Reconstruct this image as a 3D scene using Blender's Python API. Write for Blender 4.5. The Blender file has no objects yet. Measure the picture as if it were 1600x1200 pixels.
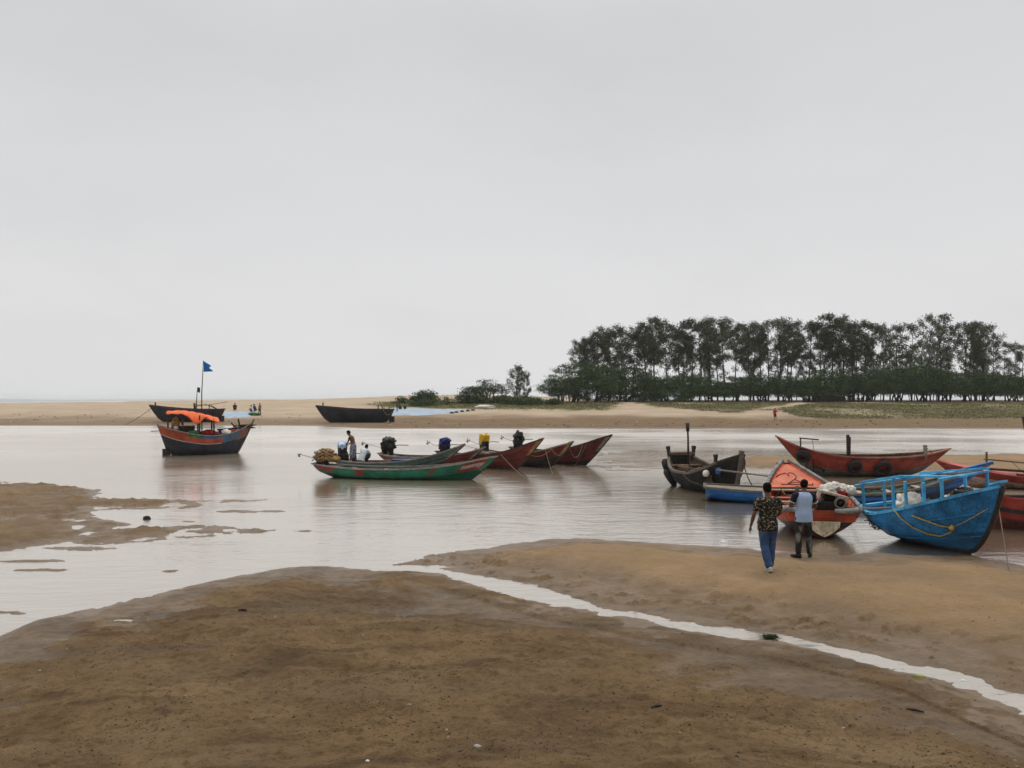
import bpy, bmesh, math, random
import numpy as np
from mathutils import Vector, Matrix, noise as mnoise
R = math.radians
PI = math.pi
rng = random.Random(7)
C = bpy.context.scene.collection
scn = bpy.context.scene

# ------------------------------------------------------------------ camera numbers
F = 1210.0           # focal length in photo pixels (1600 wide)
HC = 3.6             # eye height above the water
HY = 622.0           # horizon row
def gp(px, py, z=0.0):
    """photo pixel -> point on the level plane z"""
    Y = (HC - z) * F / (py - HY)
    return ((px - 800) / F * Y, Y)
def ap(px, py, Y):
    return Vector(((px - 800) / F * Y, Y, HC - (py - HY) / F * Y))

# ------------------------------------------------------------------ numpy noise
_rs = np.random.RandomState(11)
_G = _rs.rand(256, 256).astype(np.float32) * 2 - 1
def vnoise(x, y):
    xi = np.floor(x).astype(np.int64); yi = np.floor(y).astype(np.int64)
    fx = x - xi; fy = y - yi
    fx = fx * fx * fx * (fx * (fx * 6 - 15) + 10); fy = fy * fy * fy * (fy * (fy * 6 - 15) + 10)
    a = _G[xi & 255, yi & 255]; b = _G[(xi + 1) & 255, yi & 255]
    c = _G[xi & 255, (yi + 1) & 255]; d = _G[(xi + 1) & 255, (yi + 1) & 255]
    return (a * (1 - fx) + b * fx) * (1 - fy) + (c * (1 - fx) + d * fx) * fy
def fbm(x, y, s=1.0, o=4, seed=0.0, g=.5):
    t = 0; amp = 1.0; f = s; n = 0
    for k in range(o):
        t = t + amp * vnoise(x * f + 17.3 * k + seed, y * f - 9.7 * k + seed * 1.7)
        n += amp; amp *= g; f *= 2.03
    return t / n
def sstep(a, b, x):
    t = np.clip((x - a) / (b - a), 0, 1)
    return t * t * (3 - 2 * t)
def sdf(poly, X, Y):
    """signed distance, positive inside"""
    d = np.full(X.shape, 1e12); ins = np.zeros(X.shape, bool)
    n = len(poly)
    for i in range(n):
        ax, ay = poly[i]; bx, by = poly[(i + 1) % n]
        ex, ey = bx - ax, by - ay
        wx, wy = X - ax, Y - ay
        t = np.clip((wx * ex + wy * ey) / (ex * ex + ey * ey + 1e-12), 0, 1)
        dx = wx - ex * t; dy = wy - ey * t
        d = np.minimum(d, dx * dx + dy * dy)
        if ay != by:
            c = ((ay > Y) != (by > Y)) & (X < (bx - ax) * (Y - ay) / (by - ay) + ax)
            ins ^= c
    return np.where(ins, 1, -1) * np.sqrt(d)
def pdist(path, X, Y):
    d = np.full(X.shape, 1e12); w = np.zeros(X.shape)
    for (ax, ay, aw), (bx, by, bw) in zip(path[:-1], path[1:]):
        ex, ey = bx - ax, by - ay
        t = np.clip(((X - ax) * ex + (Y - ay) * ey) / (ex * ex + ey * ey + 1e-12), 0, 1)
        q = (X - ax - ex * t) ** 2 + (Y - ay - ey * t) ** 2
        m = q < d
        d = np.where(m, q, d); w = np.where(m, aw + (bw - aw) * t, w)
    return np.sqrt(d), w

# ------------------------------------------------------------------ scene helpers
class MB:
    """collects shapes, then links them as one mesh object"""
    def __init__(s): s.v = []; s.f = []; s.m = []; s.sm = []
    def add(s, vs, fs, mat=0, smooth=True):
        o = len(s.v); s.v.extend([tuple(q) for q in vs])
        for f in fs: s.f.append(tuple(i + o for i in f)); s.m.append(mat); s.sm.append(smooth)
    def box(s, c, d, mat=0, M=None, bev=0.0):
        x, y, z = d[0] / 2, d[1] / 2, d[2] / 2
        if bev <= 0:
            vs = [Vector((i * x, j * y, k * z)) for i in (-1, 1) for j in (-1, 1) for k in (-1, 1)]
            fs = [(0, 1, 3, 2), (4, 6, 7, 5), (0, 4, 5, 1), (2, 3, 7, 6), (0, 2, 6, 4), (1, 5, 7, 3)]
        else:
            b = bmesh.new(); bmesh.ops.create_cube(b, size=1)
            for v in b.verts: v.co = Vector((v.co.x * 2 * x, v.co.y * 2 * y, v.co.z * 2 * z))
            bmesh.ops.bevel(b, geom=b.edges[:], offset=min(bev, x * .9, y * .9, z * .9), segments=2, affect='EDGES', profile=.6)
            b.verts.index_update(); vs = [v.co.copy() for v in b.verts]; fs = [tuple(v.index for v in f.verts) for f in b.faces]; b.free()
        if M is not None: vs = [M @ v for v in vs]
        c = Vector(c); s.add([v + c for v in vs], fs, mat, False)
    def bar(s, a, b, w, h, mat=0, up=Vector((0, 0, 1)), bev=0.0):
        a = Vector(a); b = Vector(b); d = b - a; L = d.length; d.normalize()
        r = d.cross(Vector(up)); r = r.normalized() if r.length > 1e-4 else Vector((1, 0, 0)); u = r.cross(d)
        s.box((a + b) / 2, (L, w, h), mat, Matrix((d, r, u)).transposed(), bev)
    def loft(s, rings, mat=0, caps=True, closed=True, smooth=True):
        n = len(rings[0]); vs = [p for r in rings for p in r]; fs = []
        for i in range(len(rings) - 1):
            for j in range(n if closed else n - 1):
                k = (j + 1) % n
                fs.append((i * n + j, i * n + k, (i + 1) * n + k, (i + 1) * n + j))
        if caps and closed:
            fs.append(tuple(range(n - 1, -1, -1))); fs.append(tuple(range((len(rings) - 1) * n, len(rings) * n)))
        s.add(vs, fs, mat, smooth)
    def tube(s, pts, r, n=8, mat=0, caps=True, sx=1.0, sy=1.0):
        pts = [Vector(p) for p in pts]; N = len(pts)
        rad = r if isinstance(r, (list, tuple)) else [r] * N
        t0 = (pts[1] - pts[0]).normalized()
        u = t0.cross(Vector((0, 0, 1))); u = u.normalized() if u.length > .05 else Vector((1, 0, 0))
        rings = []
        for i in range(N):
            t = (pts[min(i + 1, N - 1)] - pts[max(i - 1, 0)])
            t = t.normalized() if t.length > 1e-9 else t0
            u = (u - t * u.dot(t)); u = u.normalized() if u.length > 1e-6 else t.orthogonal().normalized()
            w = t.cross(u)
            rings.append([pts[i] + u * (math.cos(2 * PI * k / n) * rad[i] * sx) + w * (math.sin(2 * PI * k / n) * rad[i] * sy) for k in range(n)])
        s.loft(rings, mat, caps)
    def lathe(s, prof, n=16, mat=0, M=None, caps=True):
        rings = []
        for r, z in prof:
            q = [Vector((math.cos(2 * PI * k / n) * r, math.sin(2 * PI * k / n) * r, z)) for k in range(n)]
            rings.append([M @ p for p in q] if M is not None else q)
        s.loft(rings, mat, caps)
    def torus(s, c, Rr, r, axis, n=22, m=10, mat=0):
        axis = Vector(axis).normalized(); u = axis.orthogonal().normalized(); w = axis.cross(u); c = Vector(c)
        vs = []; fs = []
        for i in range(n):
            a = 2 * PI * i / n; d = u * math.cos(a) + w * math.sin(a)
            for j in range(m):
                b = 2 * PI * j / m
                vs.append(c + d * (Rr + r * math.cos(b)) + axis * (r * 1.15 * math.sin(b)))
        for i in range(n):
            for j in range(m):
                fs.append((i * m + j, ((i + 1) % n) * m + j, ((i + 1) % n) * m + (j + 1) % m, i * m + (j + 1) % m))
        s.add(vs, fs, mat)
    def blob(s, c, d, amp=.25, sc=2.0, seed=0, sub=3, mat=0, flat=None):
        b = bmesh.new(); bmesh.ops.create_icosphere(b, subdivisions=sub, radius=1)
        c = Vector(c); vs = []
        for v in b.verts:
            p = v.co.normalized()
            q = 1 + amp * (mnoise.noise(p * sc + Vector((seed * 3.1, seed, -seed))) + .5 * mnoise.noise(p * sc * 2.7 + Vector((seed, 5, 1))) + .3 * mnoise.noise(p * sc * 6 + Vector((seed, 1, 9))))
            z = p.z * q
            if flat is not None and z < -flat: z = -flat
            vs.append(c + Vector((p.x * q * d[0], p.y * q * d[1], z * d[2])))
        b.verts.index_update(); fs = [tuple(v.index for v in f.verts) for f in b.faces]; b.free()
        s.add(vs, fs, mat)
    def mesh(s, name, mats):
        me = bpy.data.meshes.new(name); me.from_pydata(s.v, [], s.f); me.update()
        for m in (mats if isinstance(mats, (list, tuple)) else [mats]): me.materials.append(m)
        me.polygons.foreach_set('material_index', s.m); me.polygons.foreach_set('use_smooth', s.sm)
        return me
    def build(s, name, mats, parent=None, **k):
        o = bpy.data.objects.new(name, s.mesh(name, mats)); C.objects.link(o)
        if parent is not None: o.parent = parent
        for a, b in k.items(): o[a] = b
        return o
def tag(o, label=None, cat=None, group=None, kind=None):
    if label: o['label'] = label
    if cat: o['category'] = cat
    if group: o['group'] = group
    if kind: o['kind'] = kind
    return o
def thing(name, label, cat, loc=(0, 0, 0), rz=0, group=None, rx=0, ry=0):
    o = bpy.data.objects.new(name, None); C.objects.link(o); o.empty_display_size = .3
    o.location = loc; o.rotation_euler = (rx, ry, rz)
    return tag(o, label, cat, group)
def kids(o): return [q for q in bpy.data.objects if q.parent == o]
def copy_tree(o, parent=None):
    c = o.copy(); C.objects.link(c); c.parent = parent
    for ch in kids(o): copy_tree(ch, c)
    return c
def crv(pts):
    xs = [p[0] for p in pts]; ys = [p[1] for p in pts]; n = len(xs)
    m = []
    for i in range(n):
        if i == 0: m.append((ys[1] - ys[0]) / (xs[1] - xs[0]))
        elif i == n - 1: m.append((ys[-1] - ys[-2]) / (xs[-1] - xs[-2]))
        else:
            a = (ys[i] - ys[i - 1]) / (xs[i] - xs[i - 1]); b = (ys[i + 1] - ys[i]) / (xs[i + 1] - xs[i])
            m.append(0 if a * b < 0 else (a + b) / 2)
    def f(t):
        t = min(max(t, xs[0]), xs[-1]); i = 0
        while i < n - 2 and t > xs[i + 1]: i += 1
        h = xs[i + 1] - xs[i]; q = (t - xs[i]) / h
        return ((2 * q**3 - 3 * q * q + 1) * ys[i] + (q**3 - 2 * q * q + q) * h * m[i] + (3 * q * q - 2 * q**3) * ys[i + 1] + (q**3 - q * q) * h * m[i + 1])
    return f

# ------------------------------------------------------------------ materials
def newmat(name):
    m = bpy.data.materials.new(name); m.use_nodes = True
    nt = m.node_tree; b = nt.nodes['Principled BSDF']; b.inputs['Specular IOR Level'].default_value = .2
    return m, nt, b
def N(nt, t, **k):
    n = nt.nodes.new(t)
    for a, b in k.items(): setattr(n, a, b)
    return n
def c4(c): return (c[0], c[1], c[2], 1)
def mixc(nt, fac, a, b, bt='MIX'):
    n = N(nt, 'ShaderNodeMix', data_type='RGBA', blend_type=bt)
    for s, v in ((0, fac), (6, a), (7, b)):
        if isinstance(v, (int, float)): n.inputs[s].default_value = v
        elif isinstance(v, tuple): n.inputs[s].default_value = c4(v)
        else: nt.links.new(v, n.inputs[s])
    return n.outputs[2]
def math_(nt, op, a, b=0.0, clamp=False):
    n = N(nt, 'ShaderNodeMath', operation=op, use_clamp=clamp)
    for i, v in enumerate((a, b)):
        if isinstance(v, (int, float)): n.inputs[i].default_value = v
        else: nt.links.new(v, n.inputs[i])
    return n.outputs[0]
def nz(nt, vec, scale, detail=4, rough=.55, mapping=None, dist=0.0):
    if mapping:
        mp = N(nt, 'ShaderNodeMapping'); mp.inputs['Scale'].default_value = mapping; nt.links.new(vec, mp.inputs[0]); vec = mp.outputs[0]
    n = N(nt, 'ShaderNodeTexNoise'); n.inputs['Scale'].default_value = scale; n.inputs['Detail'].default_value = detail
    n.inputs['Roughness'].default_value = rough; n.inputs['Distortion'].default_value = dist
    nt.links.new(vec, n.inputs['Vector']); return n.outputs['Fac']
def rng_(nt, v, a, b, c=0.0, d=1.0):
    n = N(nt, 'ShaderNodeMapRange'); n.interpolation_type = 'SMOOTHSTEP'
    nt.links.new(v, n.inputs[0])
    for i, q in enumerate((a, b, c, d)): n.inputs[i + 1].default_value = q
    return n.outputs[0]
def bump(nt, b, h, strength=.3, dist=.02):
    n = N(nt, 'ShaderNodeBump'); n.inputs['Strength'].default_value = strength; n.inputs['Distance'].default_value = dist
    nt.links.new(h, n.inputs['Height']); nt.links.new(n.outputs[0], b.inputs['Normal'])
def mat_paint(name, col, wear=(.16, .11, .075), amt=.45, rough=.5, scale=2.2, mud=None, plank=True, var=.35, streak=.5):
    """weathered paint on planks: chips down to wood, dirt runs, mud on the lower hull"""
    m, nt, b = newmat(name)
    co = N(nt, 'ShaderNodeTexCoord').outputs['Object']
    dark = tuple(x * (1 - var) for x in col); lite = tuple(min(1, x * (1 + var * .6) + .008) for x in col)
    base = mixc(nt, rng_(nt, nz(nt, co, scale * .8, 5), .3, .7), dark, lite)
    chips = rng_(nt, nz(nt, co, scale * 2.4, 8, .68, (1, 2, 2.2)), .69 - amt * .26, .72 - amt * .2)
    c = mixc(nt, math_(nt, 'MULTIPLY', chips, .85), base, wear)
    run = rng_(nt, nz(nt, co, scale * 2.2, 4, .6, (3, 3, .5)), .45, .8)
    c = mixc(nt, math_(nt, 'MULTIPLY', run, streak), c, tuple(x * .45 + .012 for x in wear))
    if mud:
        sep = N(nt, 'ShaderNodeSeparateXYZ'); nt.links.new(co, sep.inputs[0])
        zz = math_(nt, 'ADD', sep.outputs[2], math_(nt, 'MULTIPLY', nz(nt, co, 3.5, 5), mud[1]))
        k = rng_(nt, zz, mud[0] + mud[1] * .75, mud[0] + mud[1] * .35)
        c = mixc(nt, math_(nt, 'MULTIPLY', k, .85), c, mud[2])
    nt.links.new(c, b.inputs['Base Color'])
    ro = math_(nt, 'ADD', rough, math_(nt, 'MULTIPLY', chips, .3))
    nt.links.new(ro, b.inputs['Roughness'])
    h = nz(nt, co, 9, 6, .6, (.5, 3, 3))
    if plank:
        w = N(nt, 'ShaderNodeTexWave', wave_type='BANDS', bands_direction='Z'); w.inputs['Scale'].default_value = 1.6; w.inputs['Distortion'].default_value = .6
        nt.links.new(co, w.inputs[0])
        gr = rng_(nt, w.outputs['Fac'], 0.0, .12)
        h = math_(nt, 'ADD', h, math_(nt, 'MULTIPLY', gr, .8))
    bump(nt, b, h, .5, .02)
    return m
def mat_wood(name, col, rough=.75, var=.5, scale=4.0, st=(1, 7, 7)):
    m, nt, b = newmat(name)
    co = N(nt, 'ShaderNodeTexCoord').outputs['Object']
    g = nz(nt, co, scale, 7, .65, st)
    c = mixc(nt, rng_(nt, g, .3, .72), tuple(x * (1 - var) for x in col), tuple(min(1, x * (1 + var * .5)) for x in col))
    c = mixc(nt, rng_(nt, nz(nt, co, 1.7, 4), .55, .75, 0, .6), c, tuple(x * .4 for x in col))
    nt.links.new(c, b.inputs['Base Color']); b.inputs['Roughness'].default_value = rough
    bump(nt, b, g, .6, .015); return m
def mat_plain(name, col, rough=.7, var=.3, scale=6.0, metal=0.0, bs=.3, sheen=0.0):
    m, nt, b = newmat(name)
    co = N(nt, 'ShaderNodeTexCoord').outputs['Object']
    g = nz(nt, co, scale, 5, .6)
    c = mixc(nt, rng_(nt, g, .3, .7), tuple(x * (1 - var) for x in col), tuple(min(1, x * (1 + var * .5)) for x in col))
    nt.links.new(c, b.inputs['Base Color']); b.inputs['Roughness'].default_value = rough; b.inputs['Metallic'].default_value = metal
    bump(nt, b, g, bs, .01); return m
def mat_cloth(name, col, col2=None, scale=12.0, lo=.45, hi=.6, rough=.85, stretch=(1, 1, 1), weave=0.25, var=.25):
    """cloth with a second colour in patches (prints, fading)"""
    m, nt, b = newmat(name)
    co = N(nt, 'ShaderNodeTexCoord').outputs['Object']
    g0 = nz(nt, co, 4.5, 4, .6)
    c = mixc(nt, rng_(nt, g0, .3, .7), tuple(x * (1 - var) for x in col), tuple(min(1, x * (1 + var)) for x in col))
    if col2: c = mixc(nt, rng_(nt, nz(nt, co, scale, 2, .5, stretch, .4), lo, hi), c, col2)
    nt.links.new(c, b.inputs['Base Color']); b.inputs['Roughness'].default_value = rough
    h = nz(nt, co, 14, 4, .6, (1, 1, .55))
    bump(nt, b, h, weave, .03); return m
def mat_leaf(name, col, var=.5):
    m, nt, b = newmat(name)
    co = N(nt, 'ShaderNodeTexCoord').outputs['Object']
    oi = N(nt, 'ShaderNodeObjectInfo')
    g = nz(nt, co, .55, 4, .6)
    a = tuple(x * (1 - var) for x in col); z = (col[0] * 1.55, col[1] * 1.4, col[2] * 1.1)
    c = mixc(nt, rng_(nt, g, .3, .7), a, z)
    hs = N(nt, 'ShaderNodeHueSaturation'); nt.links.new(c, hs.inputs['Color'])
    nt.links.new(math_(nt, 'ADD', .8, math_(nt, 'MULTIPLY', oi.outputs['Random'], .4)), hs.inputs['Value'])
    nt.links.new(math_(nt, 'ADD', .485, math_(nt, 'MULTIPLY', oi.outputs['Random'], .03)), hs.inputs['Hue'])
    nt.links.new(hs.outputs[0], b.inputs['Base Color']); b.inputs['Roughness'].default_value = .65
    tr = N(nt, 'ShaderNodeBsdfTranslucent'); nt.links.new(hs.outputs[0], tr.inputs[0])
    mx = N(nt, 'ShaderNodeMixShader'); mx.inputs[0].default_value = .2
    nt.links.new(b.outputs[0], mx.inputs[1]); nt.links.new(tr.outputs[0], mx.inputs[2])
    nt.links.new(mx.outputs[0], nt.nodes['Material Output'].inputs['Surface'])
    return m

M = {}
MUDC = (.115, .085, .055)
M['wood_grey'] = mat_wood('grey weathered wood', (.27, .235, .2))
M['wood_worn'] = mat_wood('worn brown grey wood', (.15, .125, .10))
M['wood_dark'] = mat_wood('dark tarred wood', (.05, .04, .033))
M['wood_brown'] = mat_wood('brown wood', (.16, .1, .06))
M['wood_pale'] = mat_wood('pale worn planks', (.42, .33, .25))
M['bark'] = mat_wood('bark', (.05, .043, .038), .9, .45, 3, (4, 4, 1))
M['tyre'] = mat_plain('old tyre rubber', (.018, .018, .019), .75, .5, 9)
M['iron'] = mat_plain('dark oily iron', (.022, .02, .019), .5, .5, 8, .4)
M['rust'] = mat_plain('rusty metal', (.16, .06, .03), .8, .5, 10)
M['rust_grey'] = mat_plain('grey worn casting', (.16, .14, .12), .6, .5, 8, .3)
M['steel'] = mat_plain('dull steel', (.3, .29, .28), .4, .4, 8, .8)
M['white'] = mat_plain('worn white paint', (.62, .6, .54), .6, .3, 5)
M['rope'] = mat_plain('pale rope', (.25, .2, .14), .9, .4, 30)
M['rope_yellow'] = mat_plain('yellow rope', (.52, .36, .07), .8, .35, 30)
M['rope_dark'] = mat_plain('dark rope', (.09, .075, .06), .9, .4, 30)
M['fender'] = mat_plain('grey rubber fender', (.22, .225, .22), .75, .45, 6)
M['plastic_white'] = mat_cloth('white plastic sacking', (.68, .66, .6), (.45, .42, .36), 5, .45, .7, .6, weave=.7)
M['plastic_black'] = mat_cloth('black plastic sheet', (.013, .013, .014), (.03, .03, .03), 5, .45, .7, .35, weave=.8)
M['cloth_blue'] = mat_cloth('navy cloth', (.018, .025, .12), (.1, .1, .16), 6, .55, .7, weave=.7)
M['cloth_straw'] = mat_cloth('straw coloured net', (.34, .2, .075), (.1, .05, .02), 9, .45, .65, weave=.9)
M['cloth_yellow'] = mat_plain('yellow plastic', (.62, .38, .015), .45, .25, 4)
M['cloth_red'] = mat_cloth('red cloth', (.36, .03, .025), (.2, .02, .02), 6, weave=.7)
M['cloth_green'] = mat_cloth('green net', (.03, .13, .05), (.02, .06, .03), 8, weave=.8)
M['orange_tarp'] = mat_cloth('orange tarpaulin', (.75, .125, .028), (.62, .09, .02), 2.5, .5, .75, .55, weave=.35, var=.1)
M['flag_blue'] = mat_cloth('blue flag cloth', (.012, .13, .42), var=.2, weave=.3)
M['flag_dark'] = mat_cloth('dark flag cloth', (.03, .035, .04), var=.2)
M['net_blue'] = mat_cloth('pale blue netting', (.27, .36, .46), (.42, .46, .49), 1.2, .4, .7, weave=.9)
M['skin'] = mat_plain('brown skin', (.13, .062, .036), .55, .12, 6, 0, .05)
M['hair'] = mat_plain('black hair', (.006, .005, .005), .95, .4, 40); M['hair'].node_tree.nodes['Principled BSDF'].inputs['Specular IOR Level'].default_value = .1
HAZE = 0.00016

# ------------------------------------------------------------------ ground
def G(l): return [gp(x, y) for x, y in l]
POLY_A = G([(-700, 1330), (-250, 1090), (0, 996), (60, 968), (130, 953), (200, 936), (260, 923), (330, 909), (380, 898), (440, 888), (500, 884), (560, 889), (600, 890),
            (640, 892), (690, 899), (730, 911), (765, 928), (820, 935), (880, 949), (940, 960), (1000, 970), (1050, 981), (1100, 991), (1150, 999), (1200, 1006),
            (1260, 1014), (1320, 1026), (1400, 1048), (1480, 1074), (1550, 1100), (1600, 1116), (1850, 1215)]) + [(12, 5), (14, .5), (-14, .5), (-12, 6)]
POLY_B = G([(612, 886), (650, 871), (700, 862), (760, 856), (785, 850), (830, 845), (860, 841), (900, 840), (950, 843), (1010, 847), (1060, 851), (1120, 854), (1170, 857),
            (1220, 865), (1260, 863), (1320, 867), (1370, 863), (1400, 866), (1460, 869), (1520, 869), (1560, 877), (1600, 884), (1750, 900), (2300, 950),
            (2300, 1300), (1850, 1180), (1600, 1087), (1530, 1063), (1480, 1047), (1400, 1029), (1330, 1014), (1270, 1001), (1210, 989), (1150, 981), (1100, 971), (1050, 964),
            (1000, 957), (940, 947), (900, 939), (870, 924), (820, 911), (770, 904), (720, 892), (680, 883), (640, 883)])
POLY_C = G([(-700, 735), (-300, 742), (0, 752), (60, 755), (120, 760), (158, 764), (165, 770), (148, 775), (180, 778), (240, 778), (290, 781), (325, 789), (300, 795),
            (240, 796), (180, 796), (138, 801), (160, 808), (195, 815), (205, 820), (178, 827), (240, 823), (340, 820), (400, 826), (430, 829), (400, 833), (350, 835), (340, 840),
            (260, 843), (200, 852), (150, 853), (100, 848), (60, 856), (0, 863), (-300, 890), (-700, 930)])
POLY_E = G([(1130, 722), (1160, 716), (1200, 713), (1225, 716), (1300, 719), (1400, 716), (1470, 712), (1560, 711), (1700, 711), (2300, 708), (2300, 790), (1700, 778),
            (1600, 772), (1540, 765), (1500, 750), (1470, 738), (1380, 732), (1300, 732), (1240, 733), (1160, 731)])
ISLETS = [(365, 783, 30, 3.2), (388, 799, 42, 3.4), (112, 857, 48, 4.5), (35, 877, 36, 2.8), (60, 891, 34, 2.6), (265, 892, 15, 2.6), (8, 957, 22, 4), (294, 815, 12, 1.7), (60, 668, 75, 1.3), (460, 830, 26, 1.3), (965, 709, 70, 4), (1015, 721, 85, 4.5), (1085, 708, 60, 3.2), (1120, 722, 50, 4), (985, 729, 50, 3), (930, 728, 36, 2), (985, 735, 30, 1.3), (1180, 709, 44, 1.4), (1200, 741, 30, 2),
          (1440, 704, 60, 1.3)]
STREAM = [(590, 889, .06), (640, 887, .14), (700, 894, .2), (760, 909, .26), (820, 923, .34), (880, 940, .34), (935, 953, .12), (1000, 963, .06), (1045, 973, .26), (1110, 983, .26),
          (1185, 994, .17), (1230, 1000, .03), (1285, 1011, .04), (1360, 1028, .16), (1420, 1041, .17), (1500, 1063, .17), (1540, 1078, .05), (1570, 1090, .12), (1620, 1110, .22), (1800, 1180, .25), (2300, 1380, .3)]
STREAM_W = [gp(x, y) + (w,) for x, y, w in STREAM]
PUD = [(545, 911, 50, 3.5), (200, 958, 44, 4), (500, 912, 40, 2.5)]

def height(X, Y):
    """terrain height; also returns (mud, wet, grass, litter) masks"""
    X = np.asarray(X, float); Y = np.asarray(Y, float)
    sh = X.shape; X = X.ravel(); Y = Y.ravel()
    H = np.full(X.shape, -.55); mud = np.zeros(X.shape); grass = np.zeros(X.shape); litter = np.zeros(X.shape); dry = np.zeros(X.shape)
    near = Y < 75
    if near.any():
        x = X[near]; y = Y[near]
        n1 = fbm(x, y, .9, 4, 3.1); n2 = fbm(x, y, 4.0, 4, 8.2); nb = fbm(x, y, .33, 3, 1.7)
        jit = .10 * n1 * np.clip(y / 12, .6, 3) + .045 * n2 * np.clip(y / 12, .6, 2.5)
        a = sdf(POLY_A, x, y) + jit * .7
        b = sdf(POLY_B, x, y) + jit * .8
        c = sdf(POLY_C, x, y) + jit * .9 + .25 * n2
        e = sdf(POLY_E, x, y) + jit * 2.5
        def bank(d, h, w): return np.where(d > 0, h * (1 - np.exp(-np.maximum(d, 0) / w)), np.maximum(d * .14, -.5))
        rough = .017 * n2 + .016 * fbm(x, y, 11, 3, 4.4) - .05 * np.maximum(fbm(x, y, 5.5, 2, 14.4) - .42, 0) + .03 * np.maximum(fbm(x, y, 8.5, 2, 24.4) - .35, 0)
        clods = np.maximum(fbm(x, y, 3.4, 4, 6.6, .65) - .14, 0) * .22
        ha = np.where(a > 0, .035 * sstep(-.05, .35, a) + .24 * sstep(.55, 4.5, a + .35 * n1), np.maximum(a * .1, -.5)) + sstep(-.1, .35, a) * (.03 * n1 + .022 * n2 - .012) + sstep(.6, 2.2, a) * (.10 * nb + .05 * n1 + rough) + sstep(8.2, 4.5, y) * .25
        hb = np.where(b > 0, .03 * sstep(-.05, .3, b) + .21 * sstep(.2, 2.6, b + .25 * n1), np.maximum(b * .1, -.5)) + sstep(-.1, .3, b) * (.018 * n1 + .014 * n2 - .006) + sstep(0.3, 1.2, b) * (.05 * nb + .02 * n1 + rough * .45)
        ds, ws = pdist(STREAM_W, x, y)
        cm = sstep(.15, .5, ds) * sstep(2.4, .9, ds) * sstep(-4, -1, x) * sstep(-.3, .1, b)
        hb = hb + cm * (.6 * clods + .022 * n2)
        hb = np.maximum(hb, np.where((ds < 1.1) & (y < 16.4), .028 + .03 * n1 + .02 * n2 + .03 * ds, -1) - 1.0 * sstep(-2.2, -2.6, x - .0))
        hc = bank(c, .13, 1.3) + sstep(-.1, .6, c) * (.045 * n1 + .02 * n2 + clods * .3) - .01
        hc = hc + sstep(.1, .8, c) * np.maximum(fbm(x, y, 1.3, 4, 15.0) - .1, 0) * .16 - sstep(.2, .8, c) * np.maximum(-fbm(x, y, .8, 3, 18.0) - .2, 0) * .4
        he = bank(e + .2, .26, 1.6) + sstep(0, 1.5, e) * .03 * n1
        h = np.maximum(np.maximum(ha, hb), np.maximum(hc, he))
        for (px, py, wx, wy) in ISLETS:
            cx, cy = gp(px, py); rx = wx / F * cy; ry = wy * cy * cy / (HC * F)
            q = .8 - np.sqrt(((x - cx) / (rx * 1.4)) ** 2 + ((y - cy) / (ry * .7)) ** 2) + .5 * n1 + 1.5 * fbm(x * .7, y, 2.6, 4, 31.0, .65)
            h = np.maximum(h, np.clip(q, -1, .6) * .04)
        h = np.where(a > .5, np.maximum(h, .022 + .01 * n2), h)
        wn = ws * (.46 + .9 * n1) + .10 * n2 + .17 * fbm(x * .8, y * 1.6, 2.3, 4, 41.0, .65) - .02
        h = np.where(ds < 1.2, np.minimum(h, -.035 + np.maximum(ds - wn, 0) * .22 + .5 * np.maximum(ds - wn - .35, 0)), h)
        for (px, py, wx, wy) in PUD:
            cx, cy = gp(px, py, .12); rx = wx / F * cy; ry = wy * cy * cy / (HC * F)
            q = .7 - np.sqrt(((x - cx) / rx) ** 2 + ((y - cy) / ry) ** 2) + .6 * n1 + .5 * n2
            h = np.where(q > 0, np.minimum(h, .012 - .05 * np.clip(q, 0, .5)), h)
        H[near] = h
        mud[near] = np.clip(sstep(0, .4, a + 1.2 * n1 + 1.0 * n2) * sstep(-.02, .12, a) + .8 * sstep(.004, .03, clods) * cm + .85 * sstep(.08, .24, fbm(x * .7, y * 1.5, 1.7, 4, 51.0, .6)) * np.maximum(sstep(.02, .15, a) * sstep(1.6, .6, a), sstep(.02, .15, b) * sstep(1.5, .5, b) * .8) + sstep(-.1, .3, c) * (.45 + .5 * n1) + sstep(.9, .3, ds) * sstep(-.3, .3, b) * .35, 0, 1)
        dr = sstep(.08, .2, h - np.abs(rough)) * sstep(.3, 1.3, ds + .5 * n1)
        dry[near] = dr
    far = ~near
    if far.any():
        x = X[far]; y = Y[far]; px = 800 + F * x / np.maximum(y, 1)
        j = y + 1.6 * fbm(x, y, .05, 3, 2.2) * sstep(86, 100, y) + .5 * fbm(x, y, .3, 3, 4.2)
        crest = np.interp(px, [-900, 0, 150, 300, 460, 560, 640, 720, 850, 1000, 2500], [1.6, 2.3, 2.65, 3.05, 3.2, 3.75, 4.2, 4.5, 4.0, 3.1, 3.0])
        P = [78, 95, 101, 105, 120, 140, 165, 190, 215, 260, 320, 420, 9999]
        L = np.interp(j, P, [-.55, -.5, 0, .3, .9, 1.7, 2.25, 0, 0, 0, 0, 0, 0])
        Lc = np.interp(j, [165, 190, 215, 260, 320, 420], [2.25, 2.6, 2.4, 1.4, 0, -3])
        k = np.interp(j, [120, 165, 190, 215, 260, 320], [0, .7, 1, .95, .8, 0])
        Lh = np.where(j < 165, L, Lc) + k * (crest - 2.6)
        Rr = np.interp(j, [75, 84, 90.5, 98, 112, 125, 140, 155, 170, 200, 260, 330, 420, 9999], [-.55, -.5, 0, .2, .36, 1.0, 2.0, 2.72, 2.95, 3.1, 2.2, 0, -3, -3])
        Rh = Rr + sstep(165, 195, j) * sstep(290, 230, j) * (crest - 3.1) * sstep(1000, 900, px)
        s = sstep(400, 600, px)
        h = Lh * (1 - s) + Rh * s
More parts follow.
